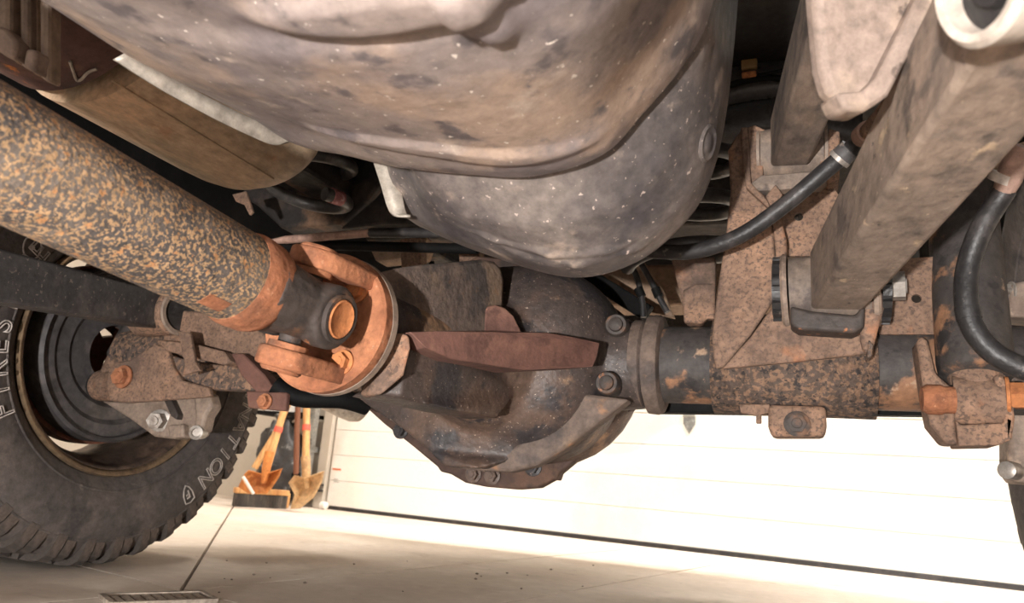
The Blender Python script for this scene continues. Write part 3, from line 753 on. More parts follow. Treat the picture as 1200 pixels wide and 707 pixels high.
plate('bracket_lip', [(868, 149), (877, 149), (880, 214), (905, 240), (901, 244), (874, 219), (870, 190)], .975, .05, m_bracket, ax, bevel=.002)
plate('lower_tray', [(846, 432), (880, 394), (910, 352), (950, 352), (1008, 362), (1026, 350), (1020, 414), (930, 424)], .975, .012, m_bracket, ax, bevel=.003)
plate('outer_ear', [(1008, 396), (1012, 350), (1020, 325), (1034, 318), (1042, 326), (1041, 345), (1031, 380), (1022, 414), (1012, 412)], .955, .014, m_bracket, ax, bevel=.004)
plate('channel_end', [(1018, 398), (1024, 404), (1022, 418), (1016, 420)], .95, .03, m_pitted, ax, bevel=.002)
bm = NB(); bolt(bm, P(1040, 336, Y=.99), (1, -.12, 0), .0185, .016, washer=True); obj('arm_bolt', bm, m_zinc, ax)
# upper bracket holding the upper arm
plate('upper_bracket_side', [(874, 150), (884, 146), (897, 152), (893, 222), (884, 222), (876, 200)], .985, .07, m_bracket, ax, bevel=.002)
plate('upper_bracket_side', [(958, 200), (966, 172), (972, 150), (984, 154), (984, 206), (970, 212)], .985, .07, m_bracket, ax, bevel=.002)
plate('upper_bracket_floor', [(880, 214), (892, 205), (960, 200), (970, 212), (962, 219), (884, 224)], .98, .02, m_arm2, ax, bevel=.002)
plate('small_clip', [(897, 230), (909, 216), (917, 228), (905, 246)], .965, .01, m_bracket, ax, bevel=.001)
# track bar tab under the tube
tb = plate('track_bar_bracket', [(900, 474), (968, 476), (969, 500), (967, 512), (904, 512), (900, 500)], 1.06, .045, m_bracket, ax, bevel=.006)
bm = NB(); bolt(bm, P(934, 497, Y=1.058), (0, -1, 0), .0125, .009); obj('bolt', bm, m_yoke, tb)
plate('line_clip', [(866, 474), (902, 474), (902, 484), (892, 486), (892, 496), (886, 496), (886, 487), (868, 484)], 1.07, .012, m_bracket, ax, bevel=.001)
# long dark brace seen just below the tube
bm = NB(); beam(bm, P(770, 474, Y=1.20), P(1090, 476, Y=1.20), .03, .03); obj('rear_brace', bm, m_black, ax, smooth=0, bevel=.003)
bm = NB(); lathe(bm, [(0, .05), (.01, .062), (.10, .062), (.11, .05)], P(925, 440, Y=1.20), (1, 0, 0), 30); obj('sensor_housing', bm, m_black, ax)

# lower shock mount on the right
sm = plate('shock_mount_side', [(1074, 400), (1081, 393), (1088, 400), (1097, 438), (1120, 458), (1121, 500), (1124, 521), (1108, 520), (1090, 498), (1084, 470)], 1.01, .05, m_bracket, ax, bevel=.004)
plate('shock_mount_floor', [(1120, 492), (1126, 498), (1176, 496), (1180, 488), (1188, 492), (1184, 516), (1170, 522), (1124, 523)], 1.0, .06, m_bracket, ax, bevel=.004)
plate('shock_mount_side', [(1164, 442), (1172, 438), (1184, 450), (1190, 490), (1186, 516), (1178, 518), (1176, 470)], 1.0, .05, m_bracket, ax, bevel=.003)
bm = NB(); bolt(bm, P(1178, 464, Y=1.01), (1, -.15, 0), .0165, .016); obj('bolt', bm, m_rustbolt, ax)
bm = NB(); lathe(bm, [(0, .014), (.006, .018), (.02, .018), (.024, .016), (.034, .016), (.034, .012)], P(1080, 468, Y=1.0), (1, .05, 0), 16); obj('nut', bm, m_rust, ax)

# left end of the axle: brackets around the left tube
lb = plate('shock_bracket', [(127, 432), (136, 424), (152, 422), (170, 410), (182, 403), (195, 408), (202, 430), (213, 446), (244, 454), (246, 464), (236, 466), (150, 472), (128, 470), (124, 452)], 1.02, .012, m_bracket, ax, bevel=.003)
bm = NB(); bolt(bm, P(145, 442, Y=1.018), (0, -1, 0), .016, .012); obj('bolt', bm, m_rust, lb)
plate('arm_bracket', [(180, 398), (224, 402), (262, 412), (270, 424), (262, 428), (196, 412)], .99, .05, m_bracket, ax, bevel=.003)
plate('arm_bracket', [(196, 362), (240, 366), (300, 384), (318, 398), (308, 420), (270, 424), (225, 408), (190, 402)], 1.02, .04, m_bracket, ax, bevel=.004)
plate('tube_gusset', [(186, 412), (225, 424), (262, 428), (272, 415), (290, 420), (300, 450), (296, 458), (240, 456), (206, 440)], 1.03, .03, m_pitted, ax, bevel=.004)
plate('tube_gusset', [(270, 414), (284, 414), (310, 440), (322, 458), (300, 460), (282, 440)], .99, .03, m_shelf, ax, bevel=.003)
plate('hanging_tab', [(208, 388), (222, 390), (228, 424), (234, 434), (214, 440), (216, 428)], .965, .008, m_bracket, ax, bevel=.002)
plate('sway_bar_tab', [(288, 458), (336, 460), (334, 482), (290, 478)], .99, .012, m_shelf, ax, bevel=.003)
bm = NB(); bolt(bm, P(311, 471, Y=.988), (0, -1, 0), .010, .008); obj('bolt', bm, m_rust, ax)
bm = NB(); sweep(bm, catmull([P(322, 452, Y=1.0), P(350, 466, Y=1.02), P(400, 468, Y=1.06), P(430, 476, Y=1.1)], 5), .016, 12); obj('vent_pipe', bm, m_black, ax)

# ------------------------------------------------------------------ brake caliper bracket (left)
bc2 = P(200, 480, Y=1.12)
t = thing('brake_caliper_bracket', 'tan-grey brake caliper bracket with bolts inside the left wheel', 'brake bracket', bc2)
plate('plate', [(118, 470), (150, 472), (236, 464), (246, 470), (246, 484), (236, 512), (205, 515), (180, 512), (150, 490)], 1.10, .02, m_caliper, t, bevel=.004)
plate('rib', [(192, 470), (200, 468), (208, 486), (206, 492), (200, 488)], 1.085, .02, m_yoke, t, bevel=.002)
plate('guide_arm', [(226, 462), (244, 460), (248, 476), (240, 488), (236, 506), (226, 508), (228, 488)], 1.075, .03, m_caliper, t, bevel=.006)
bm = NB(); bolt(bm, P(188, 493, Y=1.098), (.35, -.9, -.1), .016, .022); obj('bolt', bm, m_zinc, t)
bm = NB(); lathe(bm, [(-.02, .013), (.006, .013), (.008, .008), (.003, .007), (.003, .001)], P(231, 507, Y=1.075), (.35, -.9, -.1), 18); obj('guide_pin', bm, m_zinc, t)
plate('lower_block', [(196, 498), (214, 497), (215, 513), (198, 514)], 1.085, .03, m_caliper, t, bevel=.004)

# ------------------------------------------------------------------ drive shaft
J = Vector((-.470, .598, .375)); S0 = P(0, 181, d=.49)
sd = (S0 - J).normalized()
ds = thing('drive_shaft', 'rust-speckled steel driveshaft with orange flange yoke at the differential', 'driveshaft', J)
end = J + sd * .098
bm = NB(); lathe(bm, [(-.026, .0425), (.2, .0425), (.75, .0425)], end, sd, 56); obj('tube', bm, m_shaft, ds)
bm = NB(); lathe(bm, [(-.046, .036), (-.041, .0425), (-.033, .0448), (-.028, .0440), (-.022, .0452), (-.014, .0452), (-.009, .0438), (-.005, .0428)], end, sd, 56); obj('weld_collar', bm, m_rust, ds)
# balance weight and rust streak wrapped on the tube
a_, x_, y_ = frame(sd)
def patch(name, s0, s1, ang, half, r, mat):
    arc = [ang + half * (k / 5 - 1) for k in range(11)]
    ring = lambda q: [end + sd * s0 + (x_ * math.cos(a) + y_ * math.sin(a)) * q for a in arc]
    bm = NB(); prism(bm, ring(r) + ring(.0418)[::-1], sd * (s1 - s0)); obj(name, bm, mat, ds, smooth=.4)
vd = CAM - (end + sd * .06); va = math.atan2(vd.dot(y_), vd.dot(x_))
down = Vector((0, 0, -1)); da = math.atan2(down.dot(y_), down.dot(x_))
dlt = (da - va + math.pi) % (2 * math.pi) - math.pi
patch('balance_weight', .045, .072, va + dlt * .30, .24, .0431, m_shaft)
patch('weld_streak', .010, .034, va + dlt * .62, .18, .0429, m_rust)
CR = Matrix.Rotation(math.radians(12), 3, 'Y')
CX = CR @ Vector((1, 0, 0)); CZ = CR @ Vector((0, 0, 1))
# tube yoke: neck plus two ears across the joint
bm = NB(); lathe(bm, [(0, .040), (.02, .038), (.045, .033)], end + sd * -.030, -sd, 40)
for s in (-1, 1):
    arm = [end - sd * .03 + CX * (s * .010), J + sd * .03 + CX * (s * .016), J + CX * (s * .018)]
    sweep(bm, catmull(arm, 5), [.036, .032, .029], 16)
    lathe(bm, [(.018, .030), (.024, .0325), (.044, .0325), (.047, .029)], J, CX * s, 32)
o = obj('tube_yoke', bm, m_yoke, ds, smooth=0)
md = o.modifiers.new('r', 'REMESH'); md.mode = 'VOXEL'; md.voxel_size = .0022; md.use_smooth_shade = True
md = o.modifiers.new('s', 'SMOOTH'); md.iterations = 4
for s in (-1, 1):
    bm = NB(); lathe(bm, [(.030, .0195), (.0515, .0195), (.053, .018), (.0515, .016), (.051, .001)], J, CX * s, 32); obj('bearing_cap', bm, m_rustbolt, ds)
    bm = NB(); lathe(bm, [(.046, .0245), (.052, .0245), (.052, .0205), (.046, .0205)], J, CX * s, 32, cap=False); obj('snap_ring', bm, m_yoke, ds)
# cross
bm = NB(); lathe(bm, [(-.04, .012), (.04, .012)], J, CX, 20); lathe(bm, [(-.05, .012), (.05, .012)], J, CZ, 20); obj('cross', bm, m_yoke, ds)
# flange yoke: disc with two ears above and below
FC = Vector((-.483, .666, .376)); FR = .0775
bm = NB(); lathe(bm, [(0, .034), (-.004, .040), (-.010, FR - .02), (-.012, FR - .003), (-.009, FR), (.004, FR), (.004, .03)], FC, (0, 1, 0), 64)
fy = obj('flange_yoke', bm, m_rust, ds)
for s in (-1, 1):
    bm = NB(); pts = []
    w = .030
    loc = lambda x, y: J + CX * x + Vector((0, y, 0)) + CZ * (s * .042)
    for k in range(13):
        a = math.pi + math.pi * k / 12
        pts.append(loc(math.cos(a) * w, .004 + math.sin(a) * w))
    pts += [loc(.036, FC.y - .004 - J.y), loc(-.040, FC.y - .004 - J.y)]
    prism(bm, pts, CZ * (s * .020)); obj('ear', bm, m_rust, fy, bevel=.004, seg=3)
    bm = NB(); lathe(bm, [(.036, .020), (.040, .0205), (.0635, .0205), (.066, .018), (.066, .004)], J, CZ * s, 32); obj('bearing_cap', bm, m_rust, fy)
for u, v in ((419, 341), (402, 425), (378, 311)):
    p = P(u, v, Y=FC.y - .011)
    bm = NB(); bolt(bm, p, (0, -1, 0), .0098 if u > 390 else .006, .008, turn=.3); obj('bolt', bm, m_rustbolt, fy)
bm = NB(); lathe(bm, [(.005, .05), (.005, FR + .0005), (.014, FR + .001), (.016, FR - .004), (.03, .055), (.03, .03)], FC, (0, 1, 0), 64)
obj('companion_flange', bm, m_caliper, ds)

# ------------------------------------------------------------------ right trailing arms
D_ = ray(815, 575).normalized()
def armbox(name, pLL, D, w, h, length, mat, parent, bevel):
    # pLL: lower left edge point; D points to the rear
    side = Vector((1, 0, 0)); side = (side - D * side.dot(D)).normalized(); up = side.cross(D).normalized()
    bm = NB()
    ring = lambda p: [bm.verts.new(p + side * (i * w) + up * (j * h)) for i, j in ((0, 0), (1, 0), (1, 1), (0, 1))]
    a = ring(pLL); b = ring(pLL - D * length)
    bm.faces.new(a[::-1]); bm.faces.new(b)
    for k in range(4): bm.faces.new((a[k], a[(k + 1) % 4], b[(k + 1) % 4], b[k]))
    return obj(name, bm, mat, parent, smooth=.5, bevel=bevel, seg=3)
la = thing('trailing_arm', 'thick dusty grey lower trailing arm running to the right axle bracket', 'suspension arm', P(975, 345, Y=.99))
pLL = P(950, 363, Y=.935)
armbox('arm_tube', pLL, D_, .060, .074, .72, m_arm, la, .005)
bc3 = P(972, 340, Y=.985)
bm = NB(); lathe(bm, [(-.046, .030), (-.046, .044), (.046, .044), (.046, .030)], bc3, (1, -.05, .03), 40); obj('bushing_sleeve', bm, m_arm2, la)
bm = NB(); prism(bm, px([(926, 358), (950, 364), (1003, 369), (1014, 352), (1013, 384), (1000, 390), (936, 386), (926, 380)], .938), (0, .06, 0)); obj('end_block', bm, m_yoke, la, bevel=.006, seg=3)
for s in (-1, 1):
    bm = NB(); lathe(bm, [(s * .048, .049), (s * .053, .050), (s * .056, .047), (s * .056, .02)], bc3, (1, -.05, .03), 40); obj('washer', bm, m_caliper, la)
    bm = NB()
    for k in range(18):
        a = 2 * math.pi * k / 18
        q = bc3 + Vector((s * .062, math.cos(a) * .040, math.sin(a) * .040))
        box(bm, q, (.010, .008, .008), Matrix.Rotation(a, 3, 'X'))
    lathe(bm, [(s * .057, .038), (s * .068, .036), (s * .068, .02)], bc3, (1, 0, 0), 30)
    obj('rubber_washer', bm, m_rubber, la)
# front end of the arm: pale bushing sleeve
wc = P(1143, -18, d=.335)
bm = NB(); axw = Vector((.84, .40, .25)).normalized()
lathe(bm, [(.02, .021), (0, .021), (-.001, .025), (.002, .028), (.022, .028), (.022, .021)], wc, axw, 40, cap=False); obj('front_sleeve', bm, m_white, la)
bm = NB(); lathe(bm, [(.006, .001), (.006, .010), (.010, .012), (.010, .0212)], wc, axw, 32, cap=False); obj('front_rubber', bm, m_rubber, la)
plate_ = NB(); prism(plate_, [P(1168, 50, d=.40), P(1215, 18, d=.40), P(1215, 72, d=.40), P(1180, 76, d=.40)], _f * .012); obj('rust_patch_plate', plate_, m_rust, la, bevel=.004)

ua = thing('trailing_arm', 'narrow brown-grey upper trailing arm above the hose, ending in the upper bracket', 'suspension arm', P(925, 180, Y=.99))
D2 = ray(815, 500).normalized()
armbox('arm_tube', P(903, 196, Y=.985), D2, .050, .07, .75, m_arm2, ua, .005)
bm = NB(); lathe(bm, [(-.040, .02), (-.040, .036), (.040, .036), (.040, .02)], P(928, 180, Y=1.01), (1, 0, 0), 36); obj('bushing_sleeve', bm, m_arm2, ua)
for s in (-1, 1):
    bm = NB(); lathe(bm, [(s * .041, .036), (s * .045, .036), (s * .045, .01)], P(928, 180, Y=1.01), (1, 0, 0), 36); obj('washer', bm, m_caliper, ua)

# blurred frame hanger in front of the arm
hg = thing('arm_hanger_bracket', 'blurred dusty tan frame bracket hanging in front of the grey arm', 'frame bracket', P(1010, 100, d=.52))
hd = .50
bm = NB(); prism(bm, [P(950, -60, d=hd), P(957, 30, d=hd), (P(962, 80, d=hd)), P(970, 106, d=hd), P(984, 120, d=hd), P(1006, 124, d=hd), P(1022, 118, d=hd), P(1034, 104, d=hd), P(1110, -60, d=hd)], _f * .02)
obj('face_plate', bm, m_hanger, hg, bevel=.006, seg=3)
bm = NB(); prism(bm, [P(1028, 122, d=hd - .012), P(1042, 112, d=hd - .012), P(1130, -60, d=hd - .012), P(1104, -60, d=hd - .012), P(1028, 90, d=hd - .012), P(1012, 106, d=hd - .012), P(980, 108, d=hd - .012), P(990, 129, d=hd - .012), P(1014, 131, d=hd - .012)], _f * .03)
obj('flange', bm, m_hanger, hg, bevel=.003)

# ------------------------------------------------------------------ left trailing arm
ll = thing('trailing_arm', 'black painted box-section lower arm crossing in front of the left wheel', 'suspension arm', P(180, 370, Y=1.0))
pe = P(172, 362, Y=.985); pf = P(0, 326, Y=.66)
dl = (pe - pf).normalized()
bm = NB(); beam(bm, pf - dl * .35, pe, .055, .070); obj('arm_tube', bm, m_armblk, ll, smooth=.5, bevel=.005, seg=3)
lc = P(190, 368, Y=1.02)
bm = NB(); lathe(bm, [(-.05, .03), (-.05, .042), (.040, .042), (.044, .038), (.044, .03)], lc, (1, -.12, 0), 40); obj('bushing_sleeve', bm, m_bracket, ll)
bm = NB(); lathe(bm, [(.046, .037), (.053, .043), (.057, .041), (.056, .034), (.046, .030)], lc, (1, -.12, 0), 40, cap=False); obj('washer', bm, m_caliper, ll)
bm = NB(); lathe(bm, [(.03, .034), (.050, .033), (.050, .001)], lc, (1, -.12, 0), 32); obj('rubber_bush', bm, m_rubber, ll)

# ------------------------------------------------------------------ shock absorbers
sb = P(1146, 472, Y=1.03)
sa = thing('shock_absorber', 'worn black shock absorber standing in the right-hand axle mount', 'shock absorber', sb)
top = P(1128, 255, Y=1.10); sdir = (top - sb).normalized()
bm = NB(); lathe(bm, [(.03, .030), (.036, .040), (.05, .042), (.45, .042), (.46, .03)], sb, sdir, 40); obj('tube', bm, m_tube, sa)
bm = NB(); lathe(bm, [(-.026, .024), (-.026, .032), (.026, .032), (.026, .024)], sb, (1, -.1, 0), 32); lathe(bm, [(-.0, .026), (.05, .034)], sb, sdir, 28); obj('lower_eye', bm, m_bracket, sa)
bm = NB(); lathe(bm, [(-.034, .001), (-.034, .021), (.034, .021), (.034, .001)], sb, (1, -.1, 0), 28); obj('bush', bm, m_rubber, sa)
sb2 = P(128, 452, Y=1.08)
sa2 = thing('shock_absorber', 'worn black shock absorber beside the left wheel, below the black arm', 'shock absorber', sb2)
top2 = P(124, 330, Y=1.16); top2.x = sb2.x + .01; sd2 = (top2 - sb2).normalized()
bm = NB(); lathe(bm, [(.05, .028), (.06, .034), (.40, .034), (.41, .02)], sb2, sd2, 32); obj('tube', bm, m_tube, sa2)
bm = NB(); lathe(bm, [(-.022, .02), (-.022, .031), (.022, .031), (.022, .02)], sb2, (1, -.1, 0), 28); lathe(bm, [(0, .026), (.06, .03)], sb2, sd2, 24); obj('lower_eye', bm, m_bracket, sa2)
bm = NB(); lathe(bm, [(-.032, .022), (-.032, .028), (-.024, .028)], sb2, (1, -.1, 0), 24); obj('bush', bm, m_rubber, sa2)

# ------------------------------------------------------------------ coil springs
def coil(name, label, c, R, pitch, turns, a0, wire, redtag=None):
    t = thing(name, label, 'coil spring', c)
    n = int(turns * 40)
    path = [c + Vector((math.cos(a0 + 2 * math.pi * k / 40) * R, math.sin(a0 + 2 * math.pi * k / 40) * R, pitch * k / 40)) for k in range(n + 1)]
    bm = NB(); sweep(bm, path, wire, 14); obj('wire', bm, m_coil, t)
    return t, path
cl = P(357, 222, Y=1.12)
t, path = coil('coil_spring', 'black left coil spring with a red tag, under the tank beside the muffler', cl + Vector((0, 0, -.03)), .085, .075, 3.2, math.radians(-25), .0132)
bm = NB(); sweep(bm, path[1:4], .0148, 14); obj('paint_tag', bm, m_tagred, t)
cr = P(800, 262, Y=1.13)
coil('coil_spring', 'black right coil spring glimpsed between the tank and the axle bracket', cr + Vector((0, 0, -.08)), .085, .075, 3.2, math.radians(200), .0115)

# ------------------------------------------------------------------ hoses and cables
hA = [P(735, 292, Y=.93), P(775, 295, Y=.92), P(810, 295, Y=.91), P(845, 286, Y=.90), P(880, 269, Y=.89), P(925, 236, Y=.875), P(965, 202, Y=.86), P(1000, 172, Y=.84), P(1012, 160, Y=.82)]
t = thing('brake_hose', 'black ribbed rubber hose sagging from the tank up to a rusty fitting', 'hose', P(880, 269, Y=.89))
bm = NB(); sweep(bm, catmull(hA, 7), .0098, 16); obj('hose', bm, m_rubber, t)
bm = NB(); sweep(bm, [P(984, 186, Y=.85), P(997, 174, Y=.842)], .0125, 18); obj('ferrule', bm, m_armblk, t)
bm = NB(); sweep(bm, [P(982, 188, Y=.851), P(986, 184, Y=.849)], .0132, 18); obj('ferrule_ring', bm, m_zinc, t)
bm = NB(); sweep(bm, catmull([P(1008, 164, Y=.83), P(1020, 152, Y=.80), P(1034, 134, Y=.76), P(1052, 108, Y=.72)], 5), [.009, .0095, .009, .008, .008], 16); obj('fitting', bm, m_bracket, t)
bm = NB(); sweep(bm, [P(1011, 160, Y=.822), P(1018, 154, Y=.806)], .0125, 18); obj('fitting_collar', bm, m_cable, t)
hB = [P(1178, 222, Y=.88), P(1168, 238, Y=.885), P(1150, 268, Y=.89), P(1135, 310, Y=.90), P(1132, 345, Y=.90), P(1138, 380, Y=.90), P(1158, 408, Y=.90), P(1185, 426, Y=.90), P(1220, 440, Y=.90)]
t = thing('brake_hose', 'black rubber hose curving down beside the right shock absorber', 'hose', P(1135, 330, Y=.9))
bm = NB(); sweep(bm, catmull(hB, 7), .0118, 16); obj('hose', bm, m_rubber, t)
bm = NB(); sweep(bm, [P(1133, 360, Y=.90), P(1136, 374, Y=.90)], .0126, 16); obj('sleeve_joint', bm, m_rubber, t)
bm = NB(); sweep(bm, catmull([P(1176, 226, Y=.88), P(1184, 205, Y=.87), P(1190, 190, Y=.86), P(1200, 172, Y=.85)], 4), [.010, .013, .013, .012, .012], 16); obj('fitting', bm, m_cable, t)
bm = NB(); sweep(bm, [P(1172, 214, Y=.875), P(1178, 204, Y=.87)], .0135, 16); obj('pale_clip', bm, m_white, t)
plate('bracket', [(1165, 190), (1180, 172), (1215, 160), (1215, 178), (1196, 184), (1192, 210), (1176, 222), (1168, 214)], .90, .01, m_tan, t, bevel=.002)
t = thing('parking_brake_cable', 'thin pinkish cable sleeve with black rubber end in front of the left coil spring', 'cable', P(420, 276, Y=1.02))
bm = NB(); sweep(bm, [P(312, 284, Y=1.02), P(336, 281, Y=1.02), P(436, 273, Y=1.02)], [.004, .009, .0085], 12, flat=.8); obj('sleeve', bm, m_cable, t)
bm = NB(); sweep(bm, [P(434, 273, Y=1.02), P(522, 273, Y=1.02)], .0085, 12); obj('rubber_end', bm, m_rubber, t)
bm = NB(); sweep(bm, [P(520, 273, Y=1.02), P(540, 277, Y=1.02)], [.006, .008, .004], 12); obj('rusty_ferrule', bm, m_rustbolt, t)
bm = NB(); sweep(bm, [P(296, 290, Y=1.06), P(400, 288, Y=1.06), P(560, 292, Y=1.06)], .009, 12)
tag(obj('brake_line_tube', bm, m_black), 'black steel brake line just below the pinkish cable', 'brake line')
for k, pts in enumerate(([(732, 298), (745, 322), (752, 348), (754, 372)], [(746, 300), (762, 328), (772, 348), (782, 366)])):
    bm = NB(); sweep(bm, catmull([P(u, v, Y=1.16) for u, v in pts], 6), .005, 10)
    t = thing('wire_cable', 'thin black cable hanging below the tank, ' + ('nearer the differential' if k == 0 else 'nearer the rusty perch plate'), 'cable', P(pts[1][0], pts[1][1], Y=1.16))
    obj('sheath', bm, m_rubber, t)
    bm = NB(); sweep(bm, [P(pts[2][0] - 4, pts[2][1] - 10, Y=1.16), P(pts[2][0], pts[2][1], Y=1.16)], .0075, 10); obj('clip', bm, m_black, t)
bm = NB(); beam(bm, P(680, 318, Y=1.30), P(760, 368, Y=1.28), .02, .03)
tag(obj('exhaust_hanger_rod', bm, m_black, smooth=0, bevel=.003), 'dark flat rod slanting behind the differential below the tank', 'rod')

# black ribbed wheel liner top right
lr = thing('wheel_liner', 'black plastic liner with curved ribs between the tank and the upper arm', 'wheel liner', P(905, 80, Y=1.35))
bm = NB(); rows = []
for v in np.linspace(-40, 175, 60):
    w = .012 * abs(math.sin((v + 12) / 46 * math.pi)) ** .5
    rows.append([bm.verts.new(P(u, v - 10 * math.sin((u - 850) / 130 * math.pi), Y=1.36 - w * 3)) for u in np.linspace(838, 1010, 16)])
for i in range(len(rows) - 1):
    for k in range(15): bm.faces.new((rows[i][k], rows[i][k + 1], rows[i + 1][k + 1], rows[i + 1][k]))
o = obj('shell', bm, m_plastic, lr, smooth=1.0); md = o.modifiers.new('t', 'SOLIDIFY'); md.thickness = .006; md.offset = -1
for v in (43, 97):
    bm = NB(); sweep(bm, catmull([P(850, v + 4, Y=1.30), P(900, v - 6, Y=1.295), P(960, v + 4, Y=1.30)], 6), .006, 10); obj('rib', bm, m_black, lr)
bm = NB(); box(bm, P(878, 76, Y=1.29), (.028, .012, .018)); obj('connector', bm, m_connector, lr, bevel=.002, smooth=0)
bm = NB(); box(bm, P(878, 88, Y=1.29), (.026, .012, .010)); obj('connector', bm, m_rustbolt, lr, bevel=.002, smooth=0)
bm = NB(); sweep(bm, catmull([P(888, 88, Y=1.29), P(920, 82, Y=1.285), P(960, 70, Y=1.29)], 6), .003, 8); obj('wire', bm, m_black, lr)
# grey pipe end behind the differential
tp = P(392, 470, Y=1.75)
bm = NB(); lathe(bm, [(-.14, .055), (.03, .055), (.07, .052), (.09, .044), (.09, .040), (.0, .040)], P(395, 462, Y=1.75), (.25, .5, -.18), 36)
tpo = thing('tail_pipe', 'pale grey tailpipe end seen below the left side of the differential', 'tailpipe', P(395, 462, Y=1.75))
obj('pipe', bm, m_pipe, tpo)
bm = NB(); sweep(bm, catmull([P(395, 462, Y=1.75) + Vector((-.01, -.02, .03)), Vector((-.93, 1.72, .60)), Vector((-.93, 1.7, .78))], 6), .008, 10); obj('hanger_rod', bm, m_black, tpo)

# ------------------------------------------------------------------ wheels
TIRE_R, WID = .415, .275
def wheel(cx, cy, side, label, full=True):
    """inner face at x = cx, wheel extends away from the truck by side (-1 left, +1 right)"""
    c = Vector((cx, cy, TIRE_R)); a = Vector((side, 0, 0))
    t = thing('wheel', label, 'wheel', (cx, cy, 0))
    prof = [(.030, .232), (.012, .240), (.004, .250), (-.010, .265), (-.020, .290), (-.024, .320), (-.020, .350), (-.012, .368), (-.006, .374), (.000, .384), (.010, .396), (.022, .402), (.10, .405), (WID - .10, .405), (WID - .022, .402), (WID - .01, .396), (WID, .384), (WID + .02, .34), (WID + .02, .30), (WID + .0, .255), (WID - .03, .232)]
    bm = NB(); lathe(bm, prof, c, a, 120, cap=False); ti = obj('tire', bm, m_tire, t, smooth=1.2)
    # raised circular mould lines on the sidewall
    for r, dx in ((.366, -.0125), (.272, -.0135)):
        bm = NB(); sweep(bm, [c + a * dx + Vector((0, math.cos(2 * math.pi * k / 120) * r, math.sin(2 * math.pi * k / 120) * r)) for k in range(120)], .0022, 8, closed=True); obj('mould_ring', bm, m_tire, ti)
    # shoulder lugs, one object each
    NL = 72
    base = None
    prof_l = [(-.016, .362), (-.012, .356), (-.002, .372), (.012, .392), (.045, .402), (.055, .4145), (.03, .4145), (.010, .412), (-.004, .402), (-.012, .384)]
    for k in range(NL):
        ang = 2 * math.pi * k / NL
        if base is None:
            bm = NB(); hw = math.pi / NL * .62
            A_ = [bm.verts.new(a * s + Vector((0, math.cos(-hw) * r, math.sin(-hw) * r))) for s, r in prof_l]
            B2 = [bm.verts.new(a * s + Vector((0, math.cos(hw) * r, math.sin(hw) * r))) for s, r in prof_l]
            bm.faces.new(A_); bm.faces.new(B2[::-1]); n = len(A_)
            for q in range(n): bm.faces.new((A_[q], B2[q], B2[(q + 1) % n], A_[(q + 1) % n]))
            bmesh.ops.recalc_face_normals(bm, faces=bm.faces)
            base = bpy.data.meshes.new('tread_block'); bm.to_mesh(base); bm.free(); base.materials.append(m_tread)
        o = bpy.data.objects.new('tread_block', base); COL.objects.link(o)
        o.parent = ti; o.location = c - Vector((cx, cy, 0)); o.rotation_euler = (ang + (.012 if k % 2 else -.012), 0, 0)
        o.scale = (1, 1, 1) if k % 2 else (.92, .985, .985)
    bm = NB()
    for row, s0 in enumerate((.062, .115, .168)):
        for k in range(NL):
            ang = 2 * math.pi * (k + .5 * row) / NL
            R = Matrix.Rotation(ang, 3, 'X')
            box(bm, c + a * (s0 + .022) + R @ Vector((0, .4095, 0)), (.042, .010, .026), R @ Matrix.Rotation(.3 if row % 2 else -.3, 3, 'Y'))
    for k in range(NL):
        ang = 2 * math.pi * k / NL; R = Matrix.Rotation(ang, 3, 'X')
        box(bm, c + a * (WID - .025) + R @ Vector((0, .4095, 0)), (.05, .010, .024), R)
    obj('inner_tread', bm, m_tread, ti, smooth=0, kind='stuff')
    # rim barrel with open face
    bm = NB(); lathe(bm, [(.004, .232), (-.002, .238), (-.004, .243), (.002, .246), (.010, .244)], c, a, 96, cap=False); o = obj('rim_lip', bm, m_rimlip, t, smooth=1.2)
    md = o.modifiers.new('t', 'SOLIDIFY'); md.thickness = .003
    bm = NB(); lathe(bm, [(.004, .232), (.018, .224), (.030, .226), (.045, .214), (.075, .206), (.12, .204), (.19, .210), (.225, .222), (.24, .232), (.245, .24)], c, a, 96, cap=False); o = obj('rim_barrel', bm, m_rim, t, smooth=1.0)
    md = o.modifiers.new('t', 'SOLIDIFY'); md.thickness = .004
    if full:
        for k in range(6):
            an = 2 * math.pi * k / 6 + .30
            bm = NB(); R = Matrix.Rotation(an, 3, 'X')
            q0 = c + a * .205 + R @ Vector((0, .05, 0)); q1 = c + a * .215 + R @ Vector((0, .214, 0))
            beam(bm, q0, q1, .055, .03, up=a); obj('spoke', bm, m_rim, t, smooth=0, bevel=.008)
        bm = NB(); lathe(bm, [(.18, .001), (.18, .08), (.21, .085), (.225, .07), (.225, .001)], c, a, 40); obj('hub', bm, m_rim, t)
    return t, ti, c
WX, WY = -1.275, 1.12
lw, lti, lwc = wheel(WX, WY, -1, 'left rear wheel with raised-letter off-road tyre standing on the concrete')
rw, rti, rwc = wheel(.328, 1.12, 1, 'right rear wheel, only its inner tyre edge showing at the right border', full=False)

